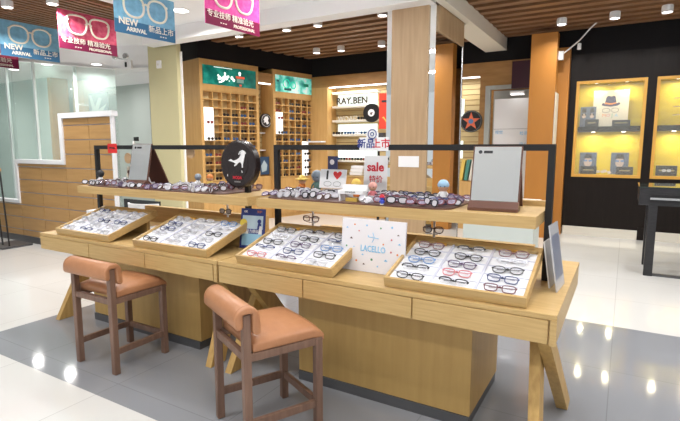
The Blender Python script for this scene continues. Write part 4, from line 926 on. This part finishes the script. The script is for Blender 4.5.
# office things seen over the counter
op = thing('office_poster', 'grey poster of a large white bird shape behind the glass over the counter', 'poster', (-10.4, 6.6, 2.12)); B(0, .75, 0, .02, 0, .55).build('print', mat('poster_slate', (.14, .2, .24), .4), op)
MB().prism([(.03, .1), (.2, .2), (.1, .5), (.18, .5), (.3, .25), (.45, .45), (.55, .42), (.4, .18), (.7, .3), (.5, .08), (.25, .04)], -.003, 0).build('bird_print', mat('poster_pale', (.5, .6, .58), .5), op)
ob = thing('office_column', 'tan panel column behind the glass over the counter', 'column', (-10.75, 6.5, 0)); B(0, .42, 0, .3, 0, 2.95).build('panel', mat('tan_panel', (.50, .33, .2), .5), ob)
wbx = thing('wall_socket_box', 'small dark device on the grey office wall above the left shelf', 'device', (-8.62, 6.42, 1.62)); B(0, .12, 0, .03, 0, .08).build('body', black, wbx); B(-.04, .0, .0, .03, -.06, .0).build('cable_box', white, wbx)
# behind left table: chair back, small monitor, white case
ch = thing('white_chair', 'white curved plastic chair behind the left table', 'chair', (-4.75, 3.60, 0), R(10))
bk = MB(); n = 10
vs = []; 
for i in range(n+1):
    a = -.9+1.8*i/n
    for z_, rr in ((.45, .24), (.86, .27)): vs += [(rr*math.sin(a), -rr*math.cos(a)+.2, z_), ((rr+.02)*math.sin(a), -(rr+.02)*math.cos(a)+.2, z_)]
fs = []
for i in range(n):
    o = 4*i; q = 4*(i+1); fs += [(o, q, q+2, o+2), (o+1, o+3, q+3, q+1), (o+2, q+2, q+3, o+3), (o, o+1, q+1, q)]
fs += [(0, 2, 3, 1), (4*n, 4*n+1, 4*n+3, 4*n+2)]
bk.add(vs, fs).build('backrest', paper, ch)
MB().prism([(.23*math.cos(a*PI/8), .2+.23*math.sin(a*PI/8)) for a in range(16)], .43, .47, 'z').build('seat', paper, ch)
for a, b in ((-.15, .05), (.15, .05), (-.15, .35), (.15, .35)): MB().tube([(a*.8, b, .43), (a*1.2, b, 0)], .012, 8).build('leg', steel, ch)
mo = thing('desk_monitor', 'dark flat screen on a low table behind the leftmost trays', 'monitor', (-5.75, 4.35, .50)); B(-.38, .36, 0, .03, .04, .27).build('screen', mat('screen_dark', (.04, .05, .055), .2), mo); B(-.03, .03, 0, .03, 0.01, .04).build('neck', kick, mo); B(-.12, .12, -.06, .1, 0, .01).build('foot', kick, mo)
dd = thing('low_table', 'plain low table carrying the dark flat screen', 'table', (-6.3, 4.12, 0)); B(0, 1.5, 0, .6, .46, .50).build('desktop', oak, dd)
for a, b in ((.02, .03), (1.44, .03), (.02, .53), (1.44, .53)): B(a, a+.04, b, b+.04, 0, .46).build('leg', kick, dd)
wc = thing('white_unit', 'small white box unit behind the leftmost tray', 'box', (-5.75, 3.55, 0)); B(0, .4, 0, .3, 0, .72).build('body', paper, wc); B(.05, .35, -.004, 0, .45, .66).build('front_panel', mat('vent_grey', (.4, .42, .42), .5), wc)
# low pale case behind right table
lc = thing('low_showcase', 'pale low showcase behind the right table', 'showcase', (-1.75, 6.1, 0)); B(0, .85, 0, .45, 0, .82).build('body', mat('pale_grey', (.55, .6, .58), .4), lc); B(-.01, .86, -.01, .46, .82, .84).build('top', paper, lc)

# ================================================================ HANGING BANNERS
def banner(x, y, blue, label, colr=None):
    t = thing('hanging_banner', label, 'banner', (x, y, 2.80), R(85), 'printed banners hanging from the ceiling')
    W = .80; H = .50; up_ = blueb if blue else (colr or pinkb); lo = bluen if blue else maroon
    B(0, W, 0, .008, 0, H).build('board', up_, t); B(0.0, W, -.0015, 0, 0, H*.30).build('lower_band', lo, t)
    g = MB(); zc = H*.645
    for s_ in (-1, 1):
        cx_ = W/2+s_*.155
        if blue: pts = rring(.255, .245, 2.4, 28, cx_, zc, -.003, .08)
        else: pts = [(q[0], q[1], q[2]+.015*(1 if q[2] > zc else 0)) for q in rring(.255, .235, 2.8, 28, cx_, zc, -.003, .42)]
        g.tube(pts, .014, 6, closed=True)
        g.tube([(cx_+s_*.11, -.003, zc+.06), (cx_+s_*.135, -.003, zc+.075)], .016, 6)
    g.tube([(W/2-.045, -.003, zc+.03), (W/2, -.003, zc+.055), (W/2+.045, -.003, zc+.03)], .012, 6)
    g.build('spectacles_print', creamp, t)
    if blue:
        text('NEW', .105, creamp, t, .045, .135, -.003, align='LEFT', bold=.003); text('ARRIVAL', .066, creamp, t, .14, .055, -.003, align='LEFT', bold=.002)
        text('新品上市', .088, creamp, t, .60, .105, -.003, bold=.0005)
    else:
        text('专业技师 精准验光', .082, creamp, t, .36, .115, -.003, bold=.0005); text('PROFESSIONAL', .048, creamp, t, .39, .04, -.003, align='LEFT', bold=.001)
    MB().box(.20 if not blue else .58, .22 if not blue else .60, -.003, -.0015, .035, .045).box(.235 if not blue else .615, .255 if not blue else .635, -.003, -.0015, .035, .045).box(.27 if not blue else .65, .29 if not blue else .67, -.003, -.0015, .035, .045).build('dots_print', creamp, t)
    for dx in (.12, .68): MB().tube([(dx, .004, H), (dx, .004, HC-2.80)], .0015, 4).build('hanging_wire', steel, t)
banner(-3.92, 3.87, False, 'magenta banner hanging farthest right, with cream spectacles')
banner(-5.08, 3.62, True, 'blue NEW ARRIVAL banner between the two pink banners')
banner(-6.53, 3.82, False, 'rose-red banner second from the left among the whole ones', pinkr)
banner(-7.76, 3.69, True, 'blue NEW ARRIVAL banner at the far left above the counter')
banner(-8.98, 3.70, False, 'dark rose banner cut off at the left edge under the blue banner', pinkr)

# ================================================================ VIEW
vs_ = bpy.context.scene.view_settings
vs_.view_transform = 'Standard'; vs_.look = 'None'; vs_.exposure = -0.3; vs_.gamma = 1.0; vs_.use_curve_mapping = False
